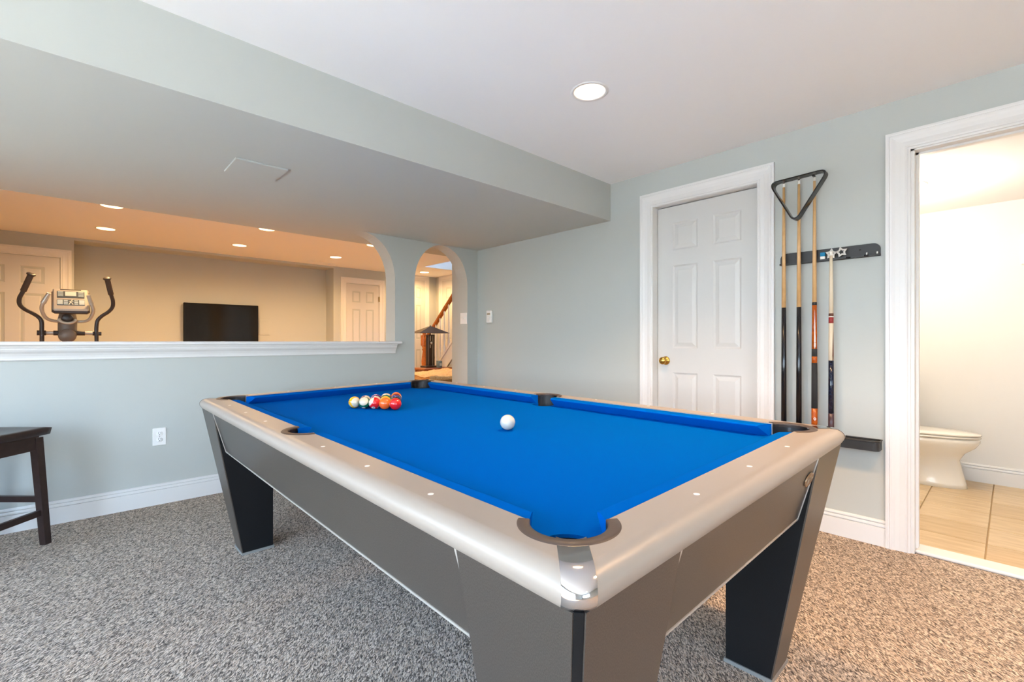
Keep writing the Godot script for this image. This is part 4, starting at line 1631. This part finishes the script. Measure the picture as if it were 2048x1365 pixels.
	shade_m.backlight_enabled = true
	shade_m.backlight = Color8(60, 40, 20)
	b = MB.new()
	var low := []
	var top := []
	for q in [[-1, -1], [1, -1], [1, 1], [-1, 1]]:
		low.append(Vector3(q[0] * 0.275, 0.525, -q[1] * 0.135))
		top.append(Vector3(q[0] * 0.025, 0.628, -q[1] * 0.02))
	b.grid([low, top], true)
	b.quad(top[0], top[1], top[2], top[3])
	obj("shade", b, shade_m, lamp, "shallow four-sided dark shade")
	b = MB.new()
	b.group = 0
	b.lathe([Vector2(0.008, 0.50), Vector2(0.008, 0.62), Vector2(0.012, 0.632), Vector2(0.006, 0.645), Vector2(0.0, 0.65)], Vector3.ZERO, 14)
	obj("finial", b, dark, lamp)
	# candle jar
	var jar := thing("candle_jar", "blue grey candle jar on the side table beside the lamp", "candle", w(4.01, 5.90, 0.662))
	b = MB.new()
	b.group = 0
	b.lathe([Vector2(0.040, 0.0), Vector2(0.044, 0.006), Vector2(0.044, 0.096), Vector2(0.041, 0.105), Vector2(0.038, 0.105), Vector2(0.038, 0.085), Vector2(0.0, 0.085)], Vector3.ZERO, 28)
	obj("jar", b, paint(Color8(96, 118, 130), 0.25), jar)
	b = MB.new()
	b.bevel_box(Vector3(-0.02, 0.03, 0.040), Vector3(0.02, 0.07, 0.046), 0.001)
	obj("paper_tag", b, paint(Color8(170, 182, 186), 0.6), jar)
	daybed()

func daybed() -> void:
	var tan := grainy(Color8(206, 164, 112), 0.9, noise_tex(0.08, 51, [Color(0.75, 0.7, 0.62), Color(1, 1, 1)], 4, 256), 3.0)
	var o := thing("daybed", "tan daybed beyond the arch, its edge just above the table corner", "daybed", w(3.62, 5.05, 0))
	var b := MB.new()
	b.bevel_box(Vector3(-0.62, 0.08, -0.42), Vector3(0.62, 0.34, 0.42), 0.03)
	obj("bed_base", b, tan, o)
	b = MB.new()
	b.bevel_box(Vector3(-0.62, 0.34, -0.44), Vector3(0.62, 0.598, 0.44), 0.05)
	obj("mattress", b, tan, o)
	for x in [-0.54, 0.54]:
		for z in [-0.36, 0.36]:
			b = MB.new()
			b.group = 0
			b.lathe([Vector2(0.018, 0.0), Vector2(0.026, 0.085)], Vector3(x, 0, z), 14)
			obj("foot", b, M.oak, o)
	var q := thing("quilt", "rumpled tan and white quilt spread over the daybed", "blanket", w(3.42, 5.02, 0.60))
	var cloth := grainy(Color8(240, 224, 198), 0.95, noise_tex(0.05, 52, [Color(0.70, 0.55, 0.38), Color(1, 1, 1), [0.45, Color(0.95, 0.85, 0.7)], [0.6, Color(0.86, 0.72, 0.52)]], 4, 256), 2.5)
	var noise := FastNoiseLite.new()
	noise.seed = 9
	noise.frequency = 3.0
	b = MB.new()
	b.group = 0
	var n := 40
	var m := 28
	var top := []
	for i in n + 1:
		var row := []
		for j in m + 1:
			var x := -0.40 + 0.80 * i / n
			var z := lerpf(0.38, -0.38, float(j) / m)
			var y := 0.030 + 0.018 * sin(x * 14.0 + z * 9.0) * sin(z * 12.0 + 1.0) + 0.03 * absf(noise.get_noise_2d(x * 2.0, z * 2.0)) + 0.05 * (x + 0.40) / 0.80
			row.append(Vector3(x, y, z))
		top.append(row)
	for i in n:
		for j in m:
			b.quad(top[i][j], top[i + 1][j], top[i + 1][j + 1], top[i][j + 1])
	for i in n:
		for j in [0, m]:
			var e0 := Vector3(top[i][j].x, 0.001, top[i][j].z)
			var e1 := Vector3(top[i + 1][j].x, 0.001, top[i + 1][j].z)
			b.quad(e0, e1, top[i + 1][j], top[i][j])
	for j in m:
		for i in [0, n]:
			var e0 := Vector3(top[i][j].x, 0.001, top[i][j].z)
			var e1 := Vector3(top[i][j + 1].x, 0.001, top[i][j + 1].z)
			b.quad(e0, e1, top[i][j + 1], top[i][j])
	obj("quilt_cloth", b, cloth, q)
	var p := thing("throw_pillow", "plain tan pillow on the daybed at the right side of the arch", "pillow", w(4.0, 5.12, 0.60), 0.2)
	b = MB.new()
	b.group = 0
	var rows := []
	for i in 13:
		var ring := []
		var t := PI * i / 12.0
		for j in 28:
			var g := TAU * j / 28.0
			var cx := signf(cos(g)) * pow(absf(cos(g)), 0.55)
			var cy := signf(sin(g)) * pow(absf(sin(g)), 0.55)
			var k := pow(sin(t), 0.6)
			ring.append(Vector3(0.10 * cos(t), 0.142 + 0.14 * cy * k, 0.20 * cx * k))
		rows.append(ring)
	b.grid(rows, true)
	obj("cover", b, tan, p)

# ---------------------------------------------------------------- stairs

func staircase() -> void:
	var o := thing("staircase", "staircase with an oak handrail and white balusters seen through the arch", "stairs", w(4.28, 6.9, 0))
	var rise := 0.195
	var run := 0.214
	var l := func(du: float, v: float, y: float) -> Vector3: return Vector3(du, y, -(v - 6.9))
	var steps := 12
	for k in steps:
		var v1 := 6.98 - run * k
		var b := MB.new()
		b.bevel_box(l.call(0.04, v1 + 0.02, rise * (k + 1) - 0.028), l.call(0.81, v1 - run, rise * (k + 1)), 0.006)
		obj("tread", b, M.back_carpet, o)
		b = MB.new()
		b.box(l.call(0.04, v1, rise * k), l.call(0.81, v1 - 0.016, rise * (k + 1) - 0.028))
		obj("riser", b, M.trim, o)
	# side skirt: white band above, wall below
	var slope := 0.911
	var top := func(v: float) -> float: return 0.756 + (6.258 - v) * slope
	var va := 6.98
	var vb := 4.45
	var b := MB.new()
	b.prism(PackedVector2Array([Vector2(va, 0.0), Vector2(va, top.call(va)), Vector2(vb, top.call(vb)), Vector2(vb, top.call(vb) - 0.26), Vector2(va - 0.18, 0.0)]), l.call(-0.012, 0.0, 0.0), Vector3(0, 0, -1), Vector3.UP, Vector3(0.05, 0, 0))
	obj("stringer", b, M.trim, o, "white stringer")
	b = MB.new()
	b.prism(PackedVector2Array([Vector2(va, top.call(va) - 0.03), Vector2(va, top.call(va) + 0.012), Vector2(vb, top.call(vb) + 0.012), Vector2(vb, top.call(vb) - 0.03)]), l.call(-0.030, 0.0, 0.0), Vector3(0, 0, -1), Vector3.UP, Vector3(0.075, 0, 0))
	obj("shoe_rail", b, M.trim, o)
	b = MB.new()
	b.prism(PackedVector2Array([Vector2(va - 0.2, 0.0), Vector2(vb, top.call(vb) - 0.26), Vector2(vb, 0.0)]), l.call(0.004, 0.0, 0.0), Vector3(0, 0, -1), Vector3.UP, Vector3(0.03, 0, 0))
	obj("side_wall", b, M.wall, o)
	# handrail
	var rail := func(v: float) -> float: return 1.245 + (6.489 - v) * 0.876
	b = MB.new()
	b.group = -1
	var rows := []
	for v in [6.70, 4.45]:
		var ring := []
		for q in [[-0.026, 0.0], [0.026, 0.0], [0.032, 0.022], [0.030, 0.050], [0.018, 0.066], [-0.018, 0.066], [-0.030, 0.050], [-0.032, 0.022]]:
			ring.append(l.call(q[0], v, rail.call(v) + q[1]))
		rows.append(ring)
	b.grid([rows[1], rows[0]], true)
	b.fan(rows[0], l.call(0, 6.70, rail.call(6.70) + 0.03))
	obj("handrail", b, M.oak, o, "orange oak handrail")
	for k in 16:
		var v := 6.395 - 0.1185 * k
		var y0: float = top.call(v) + 0.0
		var y1: float = rail.call(v) + 0.008
		b = MB.new()
		b.group = 0
		b.lathe([Vector2(0.020, y0), Vector2(0.020, y0 + 0.14), Vector2(0.012, y0 + 0.16), Vector2(0.019, y0 + 0.20), Vector2(0.014, y1 - 0.15), Vector2(0.010, y1)], l.call(0, v, 0.0), 12)
		obj("baluster", b, M.trim, o, "white turned baluster")
	for v in [6.52, 6.64]:
		b = MB.new()
		b.group = 0
		var y0: float = top.call(v)
		var y1: float = rail.call(v) + 0.008
		b.lathe([Vector2(0.020, y0), Vector2(0.020, y0 + 0.14), Vector2(0.012, y0 + 0.16), Vector2(0.019, y0 + 0.20), Vector2(0.014, y1 - 0.15), Vector2(0.010, y1)], l.call(0, v, 0.0), 12)
		obj("baluster", b, M.trim, o, "white turned baluster")
	# newel: square block on a turned post
	b = MB.new()
	b.bevel_box(l.call(-0.046, 6.737 - 0.046, 0.0), l.call(0.046, 6.737 + 0.046, 0.58), 0.006)
	b.bevel_box(l.call(-0.046, 6.737 - 0.046, 0.985), l.call(0.046, 6.737 + 0.046, 1.165), 0.008)
	b.group = 0
	b.lathe([Vector2(0.046, 0.58), Vector2(0.030, 0.60), Vector2(0.044, 0.63), Vector2(0.050, 0.72), Vector2(0.038, 0.82), Vector2(0.026, 0.90), Vector2(0.038, 0.915), Vector2(0.038, 0.93), Vector2(0.028, 0.945), Vector2(0.040, 0.965), Vector2(0.044, 0.987)], l.call(0, 6.737, 0.0), 24)
	b.lathe([Vector2(0.044, 1.164), Vector2(0.024, 1.180), Vector2(0.040, 1.200), Vector2(0.040, 1.222), Vector2(0.022, 1.245), Vector2(0.0, 1.25)], l.call(0, 6.737, 0.0), 24)
	obj("newel_post", b, M.oak, o, "orange oak newel post with a square block")

# ---------------------------------------------------------------- bathroom

func bathroom() -> void:
	var b := MB.new()
	b.box(w(RW + 0.06, -1.2, -0.12), w(5.1, 1.04, -0.006))
	var fl := struct_mesh("floor_bathroom", b, paint(Color8(176, 150, 112), 0.9), "beige tiled bathroom floor with tan grout")
	var tiles := []
	for k in 3:
		var t := grainy([Color8(214, 190, 152), Color8(208, 183, 144), Color8(219, 196, 160)][k], 0.35, noise_tex(0.012, 60 + k, [Color(0.90, 0.87, 0.82), Color(1, 1, 1)], 5, 256), 2.0)
		t.uv1_scale = Vector3(6.0, 2.0, 1.2)
		tiles.append(t)
	var n := 0
	for i in 7:
		for j in 7:
			var u0 := 3.185 + 0.308 * (i - 1) + 0.003
			var v0 := -1.152 + 0.310 * j + 0.003
			var u1 := minf(u0 + 0.302, 5.0)
			var v1 := minf(v0 + 0.304, 0.94)
			u0 = maxf(u0, RW + 0.07)
			v0 = maxf(v0, -1.1)
			if u1 - u0 < 0.02 or v1 - v0 < 0.02:
				continue
			b = MB.new()
			b.bevel_box(w(u0, v0, -0.008), w(u1, v1, 0.0), 0.0015)
			obj("tile", b, tiles[(n * 7 + j) % 3], fl)
			n += 1
	var china := paint(Color8(240, 234, 222), 0.12)
	china.clearcoat_enabled = true
	china.clearcoat = 0.5
	var o := thing("toilet", "white toilet with a closed lid in the bathroom", "toilet", w(4.70, 0.60, 0))
	# own axes: front towards +z (to the right in the picture), width along x
	var egg := func(w2: float, back: float, front: float, y: float, sq: float) -> Array:
		var r := []
		for k in 36:
			var g := TAU * k / 36.0
			var c := signf(cos(g)) * pow(absf(cos(g)), sq)
			var s := signf(sin(g)) * pow(absf(sin(g)), sq)
			r.append(Vector3(w2 * c, y, -(s * (-front if s < 0 else back)) if false else (-s * back if s > 0 else -s * front)))
		return r
	b = MB.new()
	b.group = 0
	var rows := []
	for q in [[0.108, 0.16, 0.385, 0.0, 0.7], [0.104, 0.16, 0.380, 0.03, 0.75], [0.098, 0.15, 0.360, 0.12, 0.85], [0.104, 0.15, 0.345, 0.20, 0.95], [0.135, 0.15, 0.372, 0.25, 1.0], [0.168, 0.15, 0.425, 0.295, 1.0], [0.180, 0.15, 0.450, 0.335, 1.0], [0.178, 0.15, 0.452, 0.355, 1.0], [0.172, 0.15, 0.445, 0.362, 1.0]]:
		rows.append(egg.call(q[0], q[1], q[2], q[3], q[4]))
	b.grid(rows, true)
	b.fan(rows[-1], Vector3(0, 0.362, 0.1))
	b.fan(rows[0], Vector3(0, 0.0, 0.1), false)
	obj("bowl", b, china, o)
	for q in [["seat", 0.366, 0.381, 0.456], ["lid", 0.385, 0.400, 0.458]]:
		b = MB.new()
		b.group = 0
		var rr := []
		for e in [[0.97, q[1]], [1.0, q[1] + 0.003], [1.0, q[2] - 0.004], [0.985, q[2]], [0.6, q[2] + (0.004 if q[0] == "lid" else 0.0)]]:
			rr.append(egg.call(0.182 * e[0], 0.05, q[3] * e[0], e[1], 1.0))
		b.grid(rr, true)
		b.fan(rr[-1], Vector3(0, q[2] + (0.005 if q[0] == "lid" else 0.0), 0.12))
		b.fan(rr[0], Vector3(0, q[1], 0.12), false)
		obj(q[0], b, china, o)
	b = MB.new()
	b.bevel_box(Vector3(-0.20, 0.36, -0.18), Vector3(0.20, 0.735, 0.05), 0.03)
	obj("tank", b, china, o)
	b = MB.new()
	b.bevel_box(Vector3(-0.21, 0.735, -0.19), Vector3(0.21, 0.772, 0.065), 0.012)
	obj("tank_lid", b, china, o)
	b = MB.new()
	b.group = 0
	b.tube([Vector3(-0.15, 0.68, 0.05), Vector3(-0.15, 0.68, 0.075), Vector3(-0.08, 0.672, 0.08)], 0.007, 10)
	obj("flush_lever", b, M.chrome, o)
	# towel shelf at the frame's edge
	var sh := thing("wall_frame", "white framed panel on the bathroom wall at the right edge", "wall frame", w(5.0, -0.20, 1.73))
	b = MB.new()
	b.bevel_box(Vector3(-0.022, -0.11, -0.154), Vector3(0.0, 0.11, 0.154), 0.004)
	obj("frame", b, M.plate, sh)
	b = MB.new()
	b.bevel_box(Vector3(-0.0235, -0.08, -0.12), Vector3(-0.018, 0.08, 0.12), 0.002)
	obj("insert", b, M.plate, sh)
	# dome light on the bathroom ceiling, hidden by the casing
	var d := thing("dome_light", "round ceiling light of the bathroom, hidden behind the door casing", "ceiling light", w(4.05, 0.52, 2.095))
	b = MB.new()
	b.group = 0
	b.lathe([Vector2(0.0, -0.075), Vector2(0.07, -0.068), Vector2(0.12, -0.045), Vector2(0.14, -0.012)], Vector3.ZERO, 32)
	obj("glass_bowl", b, glow(Color(1.0, 0.90, 0.74), 5.0), d)
	b = MB.new()
	b.group = 0
	b.lathe([Vector2(0.145, -0.014), Vector2(0.15, -0.006), Vector2(0.15, 0.0)], Vector3.ZERO, 32)
	obj("collar", b, M.trim, d)
	var lamp := OmniLight3D.new()
	lamp.name = "lamp"
	lamp.light_color = Color(1.0, 0.94, 0.87)
	lamp.light_energy = 0.75
	lamp.light_size = 0.12
	lamp.omni_range = 10.0
	lamp.omni_attenuation = 2.0
	lamp.shadow_enabled = true
	lamp.position = Vector3(0, -0.17, 0)
	d.add_child(lamp)

# ---------------------------------------------------------------- fittings

func wall_fittings() -> void:
	# outlet on the half wall
	var o := thing("wall_outlet", "white double power outlet on the half wall left of the table", "outlet", w(0.400, BW, 0.441))
	var b := MB.new()
	b.bevel_box(Vector3(-0.036, -0.057, 0.0), Vector3(0.036, 0.057, 0.006), 0.003)
	obj("cover_plate", b, M.plate, o)
	for y in [-0.0195, 0.0195]:
		b = MB.new()
		b.group = 0
		var rows := []
		for q in [[1.0, 0.0], [1.0, 0.0072], [0.94, 0.008]]:
			var ring := []
			for k in 28:
				var g := TAU * k / 28.0
				ring.append(Vector3(0.0172 * cos(g) * q[0], y + clampf(0.0172 * sin(g), -0.0135, 0.0135) * q[0], q[1]))
			rows.append(ring)
		b.grid(rows, true)
		b.fan(rows[-1], Vector3(0, y, 0.008))
		var s := obj("socket", b, M.plate, o)
		b = MB.new()
		b.box(Vector3(-0.0075, y + 0.001, 0.0078), Vector3(-0.0053, y + 0.0095, 0.0085))
		b.box(Vector3(0.0053, y + 0.001, 0.0078), Vector3(0.0075, y + 0.0085, 0.0085))
		b.lathe([Vector2(0.0028, 0.0), Vector2(0.0028, 0.0007)], Vector3(0, y - 0.007, 0.0078), 12, Vector3(0, 0, 1))
		obj("slots", b, M.slot, s)
	b = MB.new()
	b.group = 0
	b.lathe([Vector2(0.003, 0.0), Vector2(0.003, 0.0015), Vector2(0.0, 0.002)], Vector3(0, 0, 0.0058), 12, Vector3(0, 0, 1))
	obj("screw", b, M.steel, o)
	# thermostat
	var t := thing("thermostat", "small white thermostat with a round dial beside the arch", "thermostat", w(RW, 3.598, 1.313))
	b = MB.new()
	b.bevel_box(Vector3(-0.028, -0.062, -0.038), Vector3(0.0, 0.062, 0.038), 0.005)
	obj("housing", b, M.plate, t)
	b = MB.new()
	b.group = 0
	b.lathe([Vector2(0.026, 0.0), Vector2(0.026, 0.005), Vector2(0.022, 0.008), Vector2(0.0, 0.009)], Vector3(-0.027, -0.022, 0), 28, Vector3(-1, 0, 0))
	obj("dial", b, M.plate, t)
	b = MB.new()
	b.box(Vector3(-0.0295, 0.018, -0.024), Vector3(-0.027, 0.034, 0.024))
	obj("scale_window", b, M.steel, t)
	# switch plate on the return wall
	var s := thing("light_switch", "white double switch plate on the wall inside the arch", "light switch", w(2.934, 3.868, 1.30))
	b = MB.new()
	b.bevel_box(Vector3(-0.006, -0.057, -0.057), Vector3(0.0, 0.057, 0.057), 0.003)
	obj("cover_plate", b, M.plate, s)
	for z in [-0.023, 0.023]:
		b = MB.new()
		b.bevel_box(Vector3(-0.016, -0.004, z - 0.005), Vector3(-0.004, 0.012, z + 0.005), 0.002)
		obj("toggle", b, M.plate, s)
	# access panel under the beam
	var a := thing("access_panel", "square painted access panel under the dropped beam", "access panel", w(0.724, 2.835, SOFFIT))
	b = MB.new()
	b.bevel_box(Vector3(-0.127, -0.009, -0.127), Vector3(0.127, 0.0, 0.127), 0.002)
	obj("panel_cover", b, M.wall, a)
